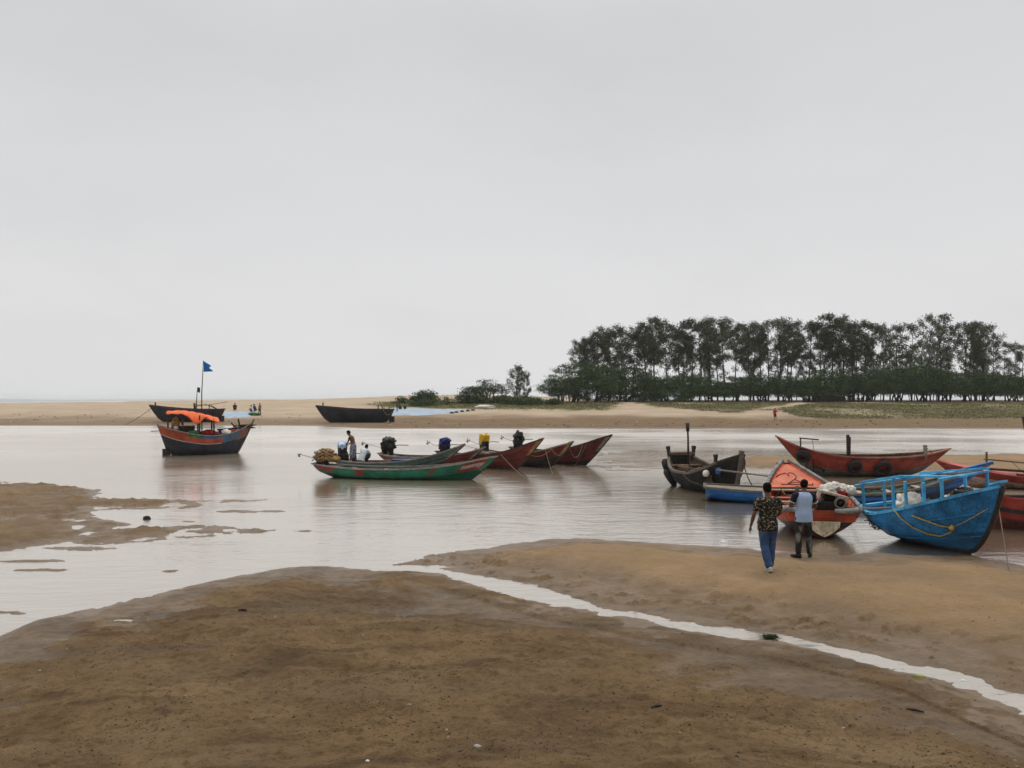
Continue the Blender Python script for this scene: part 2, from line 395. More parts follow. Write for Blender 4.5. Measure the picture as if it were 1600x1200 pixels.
        h = h + sstep(.1, .6, h) * (.10 * fbm(x, y, .12, 4, 5.5) + .05 * fbm(x, y, .6, 3, 1.5))
        h = np.where(y > 420, np.minimum(h, -3), h)
        H[far] = h
        py = HY + (HC - h) * F / np.maximum(y, 1)
        nn = fbm(x, y, .16, 4, 9.1); n3 = fbm(x, y, .5, 3, 2.9)
        up = py + 2.2 * nn + 1.0 * n3
        low = np.interp(px, [540, 600, 700, 800, 900, 960, 1010, 1060, 1130, 1165, 1215, 1250, 1300, 1400, 1600, 2500], [631, 637, 638, 639, 641, 640, 634, 638, 645, 645, 640, 651, 656, 657, 658, 660])
        top = np.interp(px, [540, 620, 720, 800, 900, 1000, 2500], [631, 627, 624, 624, 627, 627.5, 627.5])
        g = sstep(.9, -.9, up - low) * sstep(-.8, .4, up - top) * sstep(540, 640, px + 30 * nn)
        pth = np.abs(px - np.interp(py, [628, 634, 640, 648, 658], [1255, 1235, 1185, 1165, 1205]))
        g = g * sstep(8, 30, pth + 26 * nn + 7 * n3)
        g = g * sstep(6, 40, np.abs(px - 985) + 45 * nn) * (1 - .5 * sstep(.2, .45, fbm(x, y, .09, 3, 7.7)))
        grass[far] = g * sstep(.35, .7, h)
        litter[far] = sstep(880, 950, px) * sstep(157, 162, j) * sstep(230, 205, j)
        dry[far] = sstep(.3, 1.2, h + .35 * nn)
        mud[far] = sstep(1.0, .25, h + .3 * nn) * (.45 + .4 * sstep(400, 600, px))
    wet = sstep(.085, .012, H) * (H > -.3)
    return tuple(q.reshape(sh) for q in (H, mud, wet, grass, litter, dry))
def gpt(px, py):
    """photo pixel -> the ground point it shows (ray march on the terrain)"""
    Y = np.geomspace(6, 320, 4000); X = (px - 800) / F * Y
    h = height(X, Y)[0]; z = HC - (py - HY) / F * Y
    i = int(np.argmax(z <= h)); return (float(X[i]), float(Y[i]))
def Hs(x, y): return float(height(np.array([x]), np.array([y]))[0][0])

def make_ground():
    pxs = np.concatenate([np.linspace(-620, -30, 160), np.linspace(-28, 1628, 900), np.linspace(1632, 2220, 160)])
    rows = [.6, 1.5, 2.5, 3.5, 4.2, 4.8]
    py = 1500.0
    while py > 652: rows.append(HC * F / (py - HY)); py -= (1.5 if py > 800 else 1.0)
    y = rows[-1]
    while y < 330: y *= 1.012; rows.append(y)
    rows += [400, 440, 600, 1200, 3000, 9000]
    rows = np.array(rows); t = (pxs - 800) / F
    Y, T = np.meshgrid(rows, t, indexing='ij'); X = Y * T
    H, mud, wet, grass, litter, dry = height(X, Y)
    nr, nc = X.shape
    co = np.stack([X, Y, H], -1).reshape(-1, 3).astype(np.float32)
    i = np.arange(nr * nc).reshape(nr, nc)
    q = np.stack([i[:-1, :-1], i[:-1, 1:], i[1:, 1:], i[1:, :-1]], -1).reshape(-1, 4).astype(np.int32)
    me = bpy.data.meshes.new('ground'); nf = len(q)
    me.vertices.add(len(co)); me.vertices.foreach_set('co', co.ravel())
    me.loops.add(nf * 4); me.loops.foreach_set('vertex_index', q.ravel())
    me.polygons.add(nf); me.polygons.foreach_set('loop_start', np.arange(0, nf * 4, 4, dtype=np.int32))
    me.polygons.foreach_set('loop_total', np.full(nf, 4, dtype=np.int32)); me.polygons.foreach_set('use_smooth', np.ones(nf, bool))
    me.update(calc_edges=True)
    for nm, a in (('mud', mud), ('wet', wet), ('grass', grass), ('litter', litter), ('dry', dry)):
        at = me.attributes.new(nm, 'FLOAT', 'POINT'); at.data.foreach_set('value', a.ravel().astype(np.float32))
    # material: real colours of sand, algae-brown mud, grass and leaf litter; wet film near the water line
    m, nt, b = newmat('tidal sand and mud')
    geo = N(nt, 'ShaderNodeNewGeometry').outputs['Position']
    def att(n): return N(nt, 'ShaderNodeAttribute', attribute_name=n).outputs['Fac']
    sx = (1, 1, 1)
    nL = nz(nt, geo, .42, 5, .6); nM = nz(nt, geo, 1.9, 6, .62); nS = nz(nt, geo, 9, 6, .65); nF = nz(nt, geo, 48, 4, .7)
    sand = mixc(nt, rng_(nt, nM, .3, .7), SAND1, SAND2)
    sand = mixc(nt, rng_(nt, nL, .35, .7), sand, SAND3)
    sand = mixc(nt, math_(nt, 'MULTIPLY', rng_(nt, nS, .5, .8), .35), sand, tuple(q * .45 for q in SAND1))
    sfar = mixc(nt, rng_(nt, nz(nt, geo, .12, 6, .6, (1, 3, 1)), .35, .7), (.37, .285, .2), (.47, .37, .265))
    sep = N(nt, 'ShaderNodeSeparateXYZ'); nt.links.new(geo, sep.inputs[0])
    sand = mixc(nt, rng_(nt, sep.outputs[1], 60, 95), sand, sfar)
    damp = mixc(nt, rng_(nt, nM, .35, .65), (.19, .137, .09), (.25, .182, .124))
    sand = mixc(nt, math_(nt, 'MULTIPLY', math_(nt, 'SUBTRACT', 1.0, att('dry')), .8), sand, damp)
    mudA = mixc(nt, rng_(nt, nM, .32, .68), MUD1, MUD2)
    mudA = mixc(nt, rng_(nt, nL, .5, .68, 0, .75), mudA, (.25, .168, .088))
    mudA = mixc(nt, rng_(nt, nz(nt, geo, .75, 7, .68, (.55, 1.3, 1), 1.2), .43, .68), mudA, MUD3)
    mudA = mixc(nt, rng_(nt, nz(nt, geo, .35, 5, .6, (.6, 1.5, 1)), .45, .72, 0, .6), mudA, (.125, .095, .064))
    mudA = mixc(nt, math_(nt, 'MULTIPLY', rng_(nt, nS, .48, .66), .5), mudA, tuple(q * .38 for q in MUD1))
    mudA = mixc(nt, math_(nt, 'MULTIPLY', rng_(nt, nF, .54, .64), .6), mudA, tuple(q * .33 for q in MUD1))
    mudA = mixc(nt, math_(nt, 'MULTIPLY', rng_(nt, nz(nt, geo, 37, 3, .6), .64, .74), .5), mudA, (.2, .16, .11))
    mk = math_(nt, 'ADD', att('mud'), math_(nt, 'MULTIPLY', math_(nt, 'SUBTRACT', nM, .5), .5), True)
    mk = math_(nt, 'MULTIPLY', mk, rng_(nt, att('mud'), 0.02, .2))
    c = mixc(nt, mk, sand, mudA)
    gc = mixc(nt, rng_(nt, nz(nt, geo, .22, 5, .65), .35, .68), (.115, .108, .040), (.16, .13, .062))
    gc = mixc(nt, rng_(nt, nz(nt, geo, 1.2, 5, .65), .45, .75, 0, .7), gc, (.07, .08, .025))
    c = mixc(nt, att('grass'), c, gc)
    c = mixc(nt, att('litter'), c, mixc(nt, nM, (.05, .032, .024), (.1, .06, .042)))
    wet = math_(nt, 'ADD', att('wet'), math_(nt, 'MULTIPLY', math_(nt, 'SUBTRACT', nM, .5), .7), True)
    wet = math_(nt, 'MULTIPLY', wet, rng_(nt, att('wet'), .0, .25))
    c = mixc(nt, math_(nt, 'MULTIPLY', wet, .32), c, mixc(nt, .5, c, (.10, .075, .05)))
    nt.links.new(c, b.inputs['Base Color'])
    film = math_(nt, 'MULTIPLY', rng_(nt, nz(nt, geo, .55, 5, .6, (.55, 1.4, 1)), .5, .66), .16)
    r = math_(nt, 'SUBTRACT', .80, math_(nt, 'MULTIPLY', wet, .42))
    r = math_(nt, 'SUBTRACT', r, film)
    nt.links.new(r, b.inputs['Roughness'])
    nt.links.new(math_(nt, 'ADD', .10, math_(nt, 'MULTIPLY', wet, .2)), b.inputs['Specular IOR Level'])
    h = math_(nt, 'ADD', math_(nt, 'MULTIPLY', nS, 1.0), math_(nt, 'MULTIPLY', nF, .45))
    h = math_(nt, 'ADD', h, math_(nt, 'MULTIPLY', nM, 1.2))
    bump(nt, b, h, 1.0, .07)
    me.materials.append(m)
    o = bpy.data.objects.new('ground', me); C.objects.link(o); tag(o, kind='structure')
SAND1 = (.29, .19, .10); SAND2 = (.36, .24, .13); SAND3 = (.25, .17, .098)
MUD1 = (.168, .103, .048); MUD2 = (.225, .146, .073); MUD3 = (.1, .059, .027)
make_ground()

# ------------------------------------------------------------------ water
def make_water(name, x0, x1, y0, y1, sea=False):
    mb = MB()
    nx, ny = 24, 24
    vs = [(x0 + (x1 - x0) * i / nx, y0 + (y1 - y0) * (j / ny) ** 2, 0) for j in range(ny + 1) for i in range(nx + 1)]
    fs = [(j * (nx + 1) + i, j * (nx + 1) + i + 1, (j + 1) * (nx + 1) + i + 1, (j + 1) * (nx + 1) + i) for j in range(ny) for i in range(nx)]
    mb.add(vs, fs)
    m, nt, b = newmat(name + ' surface')
    geo = N(nt, 'ShaderNodeNewGeometry').outputs['Position']
    nt.nodes.remove(b); out = nt.nodes['Material Output']
    dif = N(nt, 'ShaderNodeBsdfDiffuse'); gl = N(nt, 'ShaderNodeBsdfGlossy'); fr = N(nt, 'ShaderNodeFresnel')
    if sea:
        foam = rng_(nt, nz(nt, geo, 1, 5, .6, (.004, .0045, 1)), .56, .62)
        col = mixc(nt, foam, (.13, .14, .135), (.8, .8, .8)); gl.inputs['Color'].default_value = (.8, .81, .8, 1)
        nt.links.new(math_(nt, 'SUBTRACT', 1.0, foam), gl.inputs['Color']) if False else None
        gl.inputs['Roughness'].default_value = .3
        h = nz(nt, geo, .25, 4, .6, (.4, 1, 1)); bs, bd = .5, .5
        fr.inputs['IOR'].default_value = 1.33
    else:
        col = mixc(nt, nz(nt, geo, .2, 4), WAT1, WAT2)
        big = nz(nt, geo, .075, 4, .6, (.6, 1, 1))
        rough_ = rng_(nt, big, .38, .62)
        sy = N(nt, 'ShaderNodeSeparateXYZ'); nt.links.new(geo, sy.inputs[0])
        nt.links.new(math_(nt, 'ADD', rng_(nt, sy.outputs[1], 22, 75, .11, .22), math_(nt, 'MULTIPLY', rough_, .1)), gl.inputs['Roughness'])
        w1 = nz(nt, geo, 1.5, 3, .55, (.55, 1.5, 1), .4); w2 = nz(nt, geo, 6, 3, .6, (.6, 1.4, 1)); w3 = nz(nt, geo, .38, 3, .5, (.6, 1.4, 1))
        h = math_(nt, 'ADD', math_(nt, 'MULTIPLY', w1, math_(nt, 'ADD', .25, math_(nt, 'MULTIPLY', rough_, .8))), math_(nt, 'MULTIPLY', w2, math_(nt, 'ADD', .09, math_(nt, 'MULTIPLY', rough_, .28))))
        h = math_(nt, 'ADD', h, math_(nt, 'MULTIPLY', w3, .45))
        bs, bd = 1.0, .03
        fr.inputs['IOR'].default_value = WIOR
    nt.links.new(col, dif.inputs['Color'])
    if not sea: gl.inputs['Color'].default_value = c4((.985, .95, .912))
    bm_ = N(nt, 'ShaderNodeBump'); bm_.inputs['Strength'].default_value = bs; bm_.inputs['Distance'].default_value = bd
    nt.links.new(h, bm_.inputs['Height'])
    for n_ in (dif, gl, fr): nt.links.new(bm_.outputs[0], n_.inputs['Normal'])
    mx = N(nt, 'ShaderNodeMixShader')
    fac = rng_(nt, fr.outputs[0], 0, 1, .1, .66) if sea else rng_(nt, fr.outputs[0], 0.02, .42, .46, .77)
    if sea: fac = math_(nt, 'MULTIPLY', fac, math_(nt, 'SUBTRACT', 1.0, foam))
    nt.links.new(fac, mx.inputs[0]); nt.links.new(dif.outputs[0], mx.inputs[1]); nt.links.new(gl.outputs[0], mx.inputs[2])
    nt.links.new(mx.outputs[0], out.inputs['Surface'])
    tag(mb.build(name, m), kind='structure')
WAT1 = (.19, .147, .088); WAT2 = (.24, .19, .12); WIOR = 1.5
make_water('river_water', -420, 520, .5, 300)
make_water('sea', -9000, 9000, 300, 9000, True)

# ------------------------------------------------------------------ sky, sun, air, camera
w = bpy.data.worlds.new('World'); scn.world = w; w.use_nodes = True
nt = w.node_tree; bg = nt.nodes['Background']
tc = N(nt, 'ShaderNodeTexCoord').outputs['Generated']
sep = N(nt, 'ShaderNodeSeparateXYZ'); nt.links.new(tc, sep.inputs[0])
rp = N(nt, 'ShaderNodeValToRGB'); rp.color_ramp.interpolation = 'EASE'
E = rp.color_ramp.elements
SKY = [(0.0, (.75, .746, .75)), (.10, (.72, .72, .726)), (.25, (.665, .67, .679)), (.42, (.62, .63, .642)), (.65, (1.05, 1.05, 1.05)), (1.0, (1.9, 1.88, 1.85))]
E[0].position = 0; E[0].color = c4(SKY[0][1]); E[1].position = 1; E[1].color = c4(SKY[-1][1])
for p_, c_ in SKY[1:-1]:
    e_ = E.new(p_); e_.color = c4(c_)
nt.links.new(sep.outputs[2], rp.inputs[0])
cl = nz(nt, tc, 1.6, 5, .55, (1, 1, 2.5))
grey = mixc(nt, rng_(nt, cl, .3, .7), rp.outputs[0], mixc(nt, 1.0, rp.outputs[0], (1.09, 1.09, 1.09), 'MULTIPLY'))
back = rng_(nt, sep.outputs[1], -.55, .25, .42, 1.0)
back = math_(nt, 'MAXIMUM', back, rng_(nt, sep.outputs[2], .45, .8))
cb_ = N(nt, 'ShaderNodeCombineColor'); [nt.links.new(back, cb_.inputs[q]) for q in range(3)]
grey = mixc(nt, 1.0, grey, cb_.outputs[0], 'MULTIPLY')
st = N(nt, 'ShaderNodeTexSky', sky_type='NISHITA', sun_disc=False, sun_elevation=R(62), sun_rotation=R(200), dust_density=4, air_density=1)
hs = N(nt, 'ShaderNodeHueSaturation'); hs.inputs['Saturation'].default_value = .15; hs.inputs['Value'].default_value = .1
nt.links.new(st.outputs[0], hs.inputs['Color'])
nt.links.new(mixc(nt, .06, grey, hs.outputs[0]), bg.inputs['Color'])
bg.inputs['Strength'].default_value = 1.0
sl = bpy.data.lights.new('sun', 'SUN'); sl.energy = .7; sl.angle = R(25); sl.color = (1, .96, .9)
so = bpy.data.objects.new('sun', sl); C.objects.link(so); so.rotation_euler = (R(28), 0, R(160))

if HAZE:
    hz = MB(); hz.box((0, 4700, 11.0), (18500, 9600, 34.0))
    hm = bpy.data.materials.new('haze'); hm.use_nodes = True; n_ = hm.node_tree
    n_.nodes.remove(n_.nodes['Principled BSDF'])
    pv = N(n_, 'ShaderNodeVolumePrincipled'); pv.inputs['Color'].default_value = (.93, .95, .97, 1); pv.inputs['Density'].default_value = HAZE; pv.inputs['Anisotropy'].default_value = .2
    n_.links.new(pv.outputs[0], n_.nodes['Material Output'].inputs['Volume'])
    tag(hz.build('haze', hm), kind='stuff')

cam = bpy.data.cameras.new('camera'); co_ = bpy.data.objects.new('camera', cam); C.objects.link(co_)
cam.sensor_width = 36; cam.lens = 36 * F / 1600; cam.shift_y = 22 / 1600; cam.clip_start = .1; cam.clip_end = 30000
co_.location = (0, 0, HC); co_.rotation_euler = (PI / 2, 0, 0); scn.camera = co_
scn.view_settings.view_transform = 'Standard'; scn.view_settings.look = 'None'; scn.view_settings.exposure = 0; scn.view_settings.gamma = 1
scn.cycles.use_denoising = True
scn.cycles.max_bounces = 6; scn.cycles.volume_bounces = 1; scn.cycles.transparent_max_bounces = 8

# ------------------------------------------------------------------ boats
class Hull:
    """local frame: +x bow, +y port, z=0 water line"""
    def __init__(s, L, sheer, beam, keel, k0, k1, full=((0, 2.0), (.5, 2.6), (1, 1.15)), curve=.85):
        s.L = L; s.sheer = crv(sheer); s.beam = crv(beam); s.keel = crv(keel); s.k0 = k0; s.k1 = k1; s.full = crv(full); s.curve = curve
    def pt(s, t, u, side, off=0.0, th=0.0):
        b = max(s.beam(t) - th, .004); e = s.full(t)
        z0, z1 = s.keel(t), s.sheer(t)
        z = z0 + (z1 - z0) * u
        xk = s.k0 + (s.k1 - s.k0) * t; xs = -s.L / 2 + s.L * t
        x = xk + (xs - xk) * (u ** s.curve if u > 0 else 0)
        wdt = b * (1 - max(0.0, 1 - u) ** e)
        return Vector((x, side * (wdt + off), z))
    def nrm(s, t, u, side):
        a = s.pt(min(t + .01, 1), u, side) - s.pt(max(t - .01, 0), u, side)
        b = s.pt(t, min(u + .02, 1), side) - s.pt(t, max(u - .02, 0), side)
        n = a.cross(b); n.normalize()
        return n if n.y * side > 0 else -n
    def build(s, root, mats, bands, inner=None, floor=.42, th=.05, ns=44, nu=16, transom=False, strakes=(), strake_slot=0, label=None):
        """outer skin in painted bands, inner skin, one closed shell"""
        mb = MB(); us = [(i / nu) ** 1.1 for i in range(nu + 1)]; ts = [i / ns for i in range(ns + 1)]
        def slot(t, u):
            for r in bands:
                if r[0] <= t <= r[1] and r[2] <= u <= r[3]: return r[4]
            return 0
        W = 2 * nu + 1; vs = []; fs = []; ms = []
        for t in ts:
            for j in range(W):
                k = j - nu; vs.append(s.pt(t, us[abs(k)], 1 if k > 0 else -1))
        for i in range(ns):
            for j in range(W - 1):
                k = (j + .5) - nu; u = (us[int(abs(k) - .5)] + us[int(abs(k) + .5)]) / 2
                fs.append((i * W + j, (i + 1) * W + j, (i + 1) * W + j + 1, i * W + j + 1)); ms.append(slot((ts[i] + ts[i + 1]) / 2, u))
        if transom:
            for j in range(nu):
                fs.append((j, j + 1, W - 2 - j, W - 1 - j)); ms.append(slot(0, (us[nu - j] + us[nu - j - 1]) / 2))
        o = len(mb.v); mb.v += [tuple(v) for v in vs]; mb.f += fs; mb.m += ms; mb.sm += [True] * len(fs)
        if transom:
            for q in range(len(fs) - nu, len(fs)): mb.sm[q] = False
        # inner skin
        il = len(mats) - 1 if inner is None else inner
        t0 = .012; t1 = .985; ni = 36; nj = 7; rings = []
        for i in range(ni + 1):
            t = t0 + (t1 - t0) * i / ni; q = []
            for side in (-1, 1):
                col = [s.pt(t, floor + (1 - floor) * j / nj, side, 0, th) for j in range(nj + 1)]
                q += col[::-1] if side < 0 else col
            rings.append(q)
        n = len(rings[0]); vs = [p for r in rings for p in r]; fs = []
        for i in range(ni):
            for j in range(n - 1): fs.append((i * n + j, i * n + j + 1, (i + 1) * n + j + 1, (i + 1) * n + j))
        mb.add(vs, fs, il, True)
        for u in strakes:
            for side in (-1, 1):
                mb.tube([s.pt(t, u, side, .0) + s.nrm(t, u, side) * .004 for t in [.01 + .98 * i / 40 for i in range(41)]], .018, 6, strake_slot)
        # frames inside
        for i in range(2, 15):
            t = i / 16
            if s.beam(t) < .25: continue
            for side in (-1, 1):
                mb.tube([s.pt(t, floor + (1 - floor) * j / 5 * .97, side, -.015, th) for j in range(6)], .025, 4, il)
        h = mb.build('hull', mats, root)
        if label: h['label'] = label
        s.floor_u = floor; s.th = th
        return h
    def gunwale(s, root, mat, w=.09, h=.06, out=.03, t0=.0, t1=1.0, name='gunwale', u=1.0, transom=False, n=50):
        mb = MB()
        for side in (-1, 1):
            rings = []
            for i in range(n + 1):
                t = t0 + (t1 - t0) * i / n
                p = s.pt(t, u, side); ww = min(w, s.beam(t) + out + .02)
                y1 = p.y + side * out; y0 = y1 - side * ww
                rings.append([Vector((p.x, y1, p.z - h * .5)), Vector((p.x, y1, p.z + h * .5)), Vector((p.x, y0, p.z + h * .5)), Vector((p.x, y0, p.z - h * .5))])
            mb.loft(rings, 0, True, True, False)
        if transom:
            a = s.pt(t0, u, -1); b = s.pt(t0, u, 1); mb.bar(a + Vector((-.02, 0, .004)), b + Vector((-.02, 0, .004)), w, h)
        return mb.build(name, mat, root)
    def deck(s, root, mat, t0, t1, drop=.03, crown=.05, name='foredeck', th=.05, thick=.03, n=14):
        mb = MB(); rt = []; rb = []
        for i in range(n + 1):
            t = t0 + (t1 - t0) * i / n; z = s.sheer(t) - drop; b = max(s.beam(t) - th, .006); x = -s.L / 2 + s.L * t
            u = max(0, min(1, (z - s.keel(t)) / max(s.sheer(t) - s.keel(t), .01)))
            p = s.pt(t, u, 1, 0, th)
            rt.append([Vector((p.x, p.y * k, z + crown * (1 - k * k))) for k in (-1, -.6, -.2, .2, .6, 1)])
            rb.append([v - Vector((0, 0, thick)) for v in rt[-1]])
        mb.loft([a + b[::-1] for a, b in zip(rt, rb)], 0, True, True, False)
        return mb.build(name, mat, root)
    def floorboards(s, root, mat, t0=.06, t1=.94, u=None, name='floor'):
        u = s.floor_u + .02 if u is None else u
        mb = MB(); r = []
        for i in range(21):
            t = t0 + (t1 - t0) * i / 20; p = s.pt(t, u, 1, 0, s.th); q = s.pt(t, u, -1, 0, s.th)
            d = Vector((0, 0, .025)); r.append([q, p, p - d, q - d])
        mb.loft(r, 0, True, True, False)
        return mb.build(name, mat, root)
    def thwart(s, root, mat, t, u=.8, w=.2, name='thwart'):
        a = s.pt(t, u, -1, 0, .03); b = s.pt(t, u, 1, 0, .03)
        mb = MB(); mb.bar(a, b, w, .045, bev=.008); return mb.build(name, mat, root)
    def patch(s, mb, t0, t1, u0, u1, side, off=.006, mat=0, n=8):
        vs = []; fs = []
        for i in range(n + 1):
            for j in range(3):
                t = t0 + (t1 - t0) * i / n; u = u0 + (u1 - u0) * j / 2
                vs.append(s.pt(t, u, side) + s.nrm(t, u, side) * off)
        for i in range(n):
            for j in range(2): fs.append((i * 3 + j, i * 3 + j + 1, (i + 1) * 3 + j + 1, (i + 1) * 3 + j))
        mb.add(vs, fs, mat)
    def post(s, root, mat, t, u=1.0, side=1, h=.35, w=.09, name='mooring_post', lean=(0, 0)):
        p = s.pt(t, u, side, -.06); mb = MB()
        mb.bar(p - Vector((0, 0, .15)), p + Vector((lean[0], lean[1], h)), w, w * .8, up=(1, 0, 0), bev=.01)
        mb.bar(p + Vector((lean[0] * .8 , lean[1] * .8, h * .82)), p + Vector((lean[0], lean[1], h + .05)), w * 1.25, w * 1.05, up=(1, 0, 0), bev=.02)
        return mb.build(name, mat, root)
def place(stern, bow):
    """two water-plane points -> location, heading, length"""
    s = Vector(stern); b = Vector(bow); c = (s + b) / 2; d = b - s
    return (c.x, c.y, 0), math.atan2(d.y, d.x), d.length
def sagrope(mb, a, b, sag, r=.02, n=16, mat=0):
    a = Vector(a); b = Vector(b)
    mb.tube([a.lerp(b, i / n) - Vector((0, 0, sag * 4 * (i / n) * (1 - i / n))) for i in range(n + 1)], r, 6, mat)
def world(root, p): return Matrix.LocRotScale(root.location, root.rotation_euler, None) @ Vector(p)

def engine(root, x, z, cover=None, cover_size=(.34, .3, .36), seed=1, shaft=2.6, shaft_up=.12, tiller=True, y=0.0, kind='cloth'):
    """long-shaft motor on the stern; the cover over it is its part's part"""
    mb = MB()
    mb.box((x, y, z + .18), (.5, .32, .3), 0, None, .04); mb.box((x + .05, y, z + .4), (.34, .28, .2), 0, None, .05)
    mb.lathe([(.02, 0), (.17, 0), (.19, .03), (.19, .07), (.15, .09), (.05, .1), (.02, .1)], 18, 0, Matrix.Translation((x + .2, y - .16, z + .25)) @ Matrix.Rotation(PI / 2, 4, 'X'))
    for sx in (-.2, .2): mb.bar((x + sx, y, z - .15), (x + sx, y, z + .06), .3, .08, up=(1, 0, 0))
    mb.tube([(x + .1, y + .12, z + .42), (x - .1, y + .2, z + .5), (x - .32, y + .22, z + .48)], .035, 8)
    e = mb.build('engine', M['iron'], root)
    if shaft:
        s = MB(); a = Vector((x - .2, y, z + .2)); shaft *= .62; b = Vector((x - .2 - shaft, y, z + .2 + shaft_up * .8))
        s.tube([a, b], .015, 8); s.build('propeller_shaft', M['steel'] if seed % 2 else M['wood_grey'], e)
        p = MB(); p.tube([b + Vector((.05, 0, 0)), b - Vector((.09, 0, 0))], .025, 8)
        for k in range(3):
            an = 2 * PI * k / 3; d = Vector((0, math.cos(an), math.sin(an))); q = Vector((.04, -math.sin(an) * .07, math.cos(an) * .07))
            p.loft([[b + d * .03 - q * .3, b + d * .03 + q * .3], [b + d * .09 - q, b + d * .09 + q], [b + d * .14 - q * .4, b + d * .14 + q * .4]], 0, False, False)
        p.build('propeller', M['steel'], e)
    if tiller:
        s = MB(); s.tube([(x + .2, y, z + .35), (x + .7, y + .05, z + .42), (x + 1.25, y + .08, z + .42)], .02, 6); s.build('tiller', M['iron'], e)
    if cover:
        c = MB()
        if kind == 'can':
            c.box((x, y, z + .52), (.46, .46, .62), 0, Matrix.Rotation(.12, 3, 'Y'), .09)
            for k in (-.14, 0, .14): c.box((x + k * .12, y, z + .52 + k), (.475, .475, .03), 0, Matrix.Rotation(.12, 3, 'Y'), .01)
            c.lathe([(.0, 0), (.07, 0), (.07, .06), (.0, .06)], 10, 0, Matrix.Translation((x + .08, y + .08, z + .82)))
        else:
            c.blob((x, y, z + .42), cover_size, .5, 1.5, seed, 4)
            c.blob((x + .12, y + .03, z + .62), (cover_size[0] * .75, cover_size[1] * .7, cover_size[2] * .5), .6, 1.8, seed + 7, 3)
            c.blob((x - .14, y - .02, z + .2), (cover_size[0] * .6, cover_size[1] * .7, cover_size[2] * .55), .5, 2.2, seed + 3, 3)
        c.build('engine_cover', cover, e)
    return e

MUD = (.05, .22, MUDC)
def fleet_boat(label, stern, bow, sheer, beam_max, hullmats, bands, guncol, bow_cap=None, deckmat=None, floormat=None, rake=1.9, strakes=(.62,), thw=(.2, .38, .55, .7), rise=None, cat='boat', strake_slot=0, stern_b=.42, ang=None):
    loc, rz, L = place(stern, bow)
    root = thing('wooden_boat', label, cat, loc, rz, 'boats moored side by side in the river')
    H = Hull(L, sheer, [(0, stern_b * beam_max), (.12, .72 * beam_max), (.35, beam_max), (.6, .92 * beam_max), (.8, .58 * beam_max), (.93, .22 * beam_max), (1, .012)],
             [(0, .22), (.1, -.02), (.25, -.2), (.7, -.24), (.88, -.2), (1, -.16)], -L / 2 + .25, L / 2 - rake)
    H.build(root, hullmats, bands, transom=True, strakes=strakes, strake_slot=strake_slot)
    H.gunwale(root, guncol, .1, .06, .03, 0, 1.0, transom=True)
    H.floorboards(root, floormat or M['wood_grey'])
    H.deck(root, deckmat or M['wood_brown'], .84, .992, .05, .03)
    H.deck(root, floormat or M['wood_grey'], .0, .13, .04, .02, 'stern_deck')
    for t in thw: H.thwart(root, M['wood_pale'] if rng.random() < .3 else M['wood_grey'], t, .85)
    if bow_cap:
        mb = MB()
        for side in (-1, 1): H.patch(mb, .965, .999, .55, .985, side, .008)
        mb.bar(H.pt(.965, 1, 1).lerp(H.pt(.965, 1, -1), .5) + Vector((0, 0, .035)), H.pt(1, 1, 1) + Vector((.04, 0, .04)), .13, .07, bev=.015)
        mb.build('bow_cap', bow_cap, root)
    mb = MB(); mb.tube([H.pt(1, u / 10, 1) + Vector((.012, 0, 0)) for u in range(0, 11)], .035, 6); mb.build('stem', M['wood_dark'], root)
    return root, H, L
def P(name, *a, **k):
    if name not in M: M[name] = mat_paint(name, *a, **k)
    return M[name]
red1 = P('dark red hull paint', (.21, .026, .017), wear=(.06, .028, .02), amt=.4, mud=MUD); red2 = P('brown red hull paint', (.15, .022, .016), wear=(.06, .028, .02), amt=.5, mud=MUD); red3 = P('maroon hull paint', (.11, .018, .016), wear=(.06, .028, .02), amt=.45, mud=MUD)
black_low = P('black tar hull paint', (.016, .016, .018), amt=.3, mud=(.02, .2, MUDC), rough=.45)
green_up = P('green hull paint', (.012, .145, .085), wear=(.12, .025, .02), amt=.42, mud=(-.05, .15, MUDC), streak=.3); green_low = P('dark green hull paint', (.008, .075, .042), wear=(.02, .03, .02), amt=.3, mud=(-.1, .2, MUDC))
teal = P('teal hull paint', (.055, .105, .1), wear=(.15, .12, .09), amt=.6, mud=MUD); teal_in = P('teal inside paint', (.06, .15, .15), wear=(.2, .15, .1), amt=.6, plank=True)
ochre = P('ochre bow paint', (.34, .19, .06), amt=.6, plank=False); bowgrey = P('grey bow paint', (.2, .18, .15), amt=.6, plank=False)
inred = P('inside red paint', (.19, .04, .03), amt=.6); inbrown = P('inside brown wood paint', (.12, .075, .05), amt=.6)

def pxp(px, Y): return ((px - 800) / F * Y, Y)
# --- six boats in the middle of the river
def add_label_strokes(root, H, side, t0, t1, u, mat, seed, n=7, hgt=.16, name='lettering'):
    """hand-painted script: a head line with hanging letters"""
    r = random.Random(seed); mb = MB()
    def q(t, u_): return H.pt(t, u_, side) + H.nrm(t, u_, side) * .014
    for k in range(n):
        a = t0 + (t1 - t0) * k / n; w_ = (t1 - t0) / n * .8
        mb.tube([q(a, u + hgt * .5), q(a + w_, u + hgt * .5)], .011, 4)
        pts = [q(a + w_ * (.2 + .5 * r.random()), u + hgt * (.5 - i * .25) ) for i in range(5)]
        mb.tube(pts, .011, 4)
        mb.tube([q(a + w_ * (.5 + .4 * math.cos(b)), u + hgt * .2 * math.sin(b)) for b in [i * PI / 5 for i in range(r.randint(5, 10))]], .011, 4)
    return mb.build(name, mat, root)

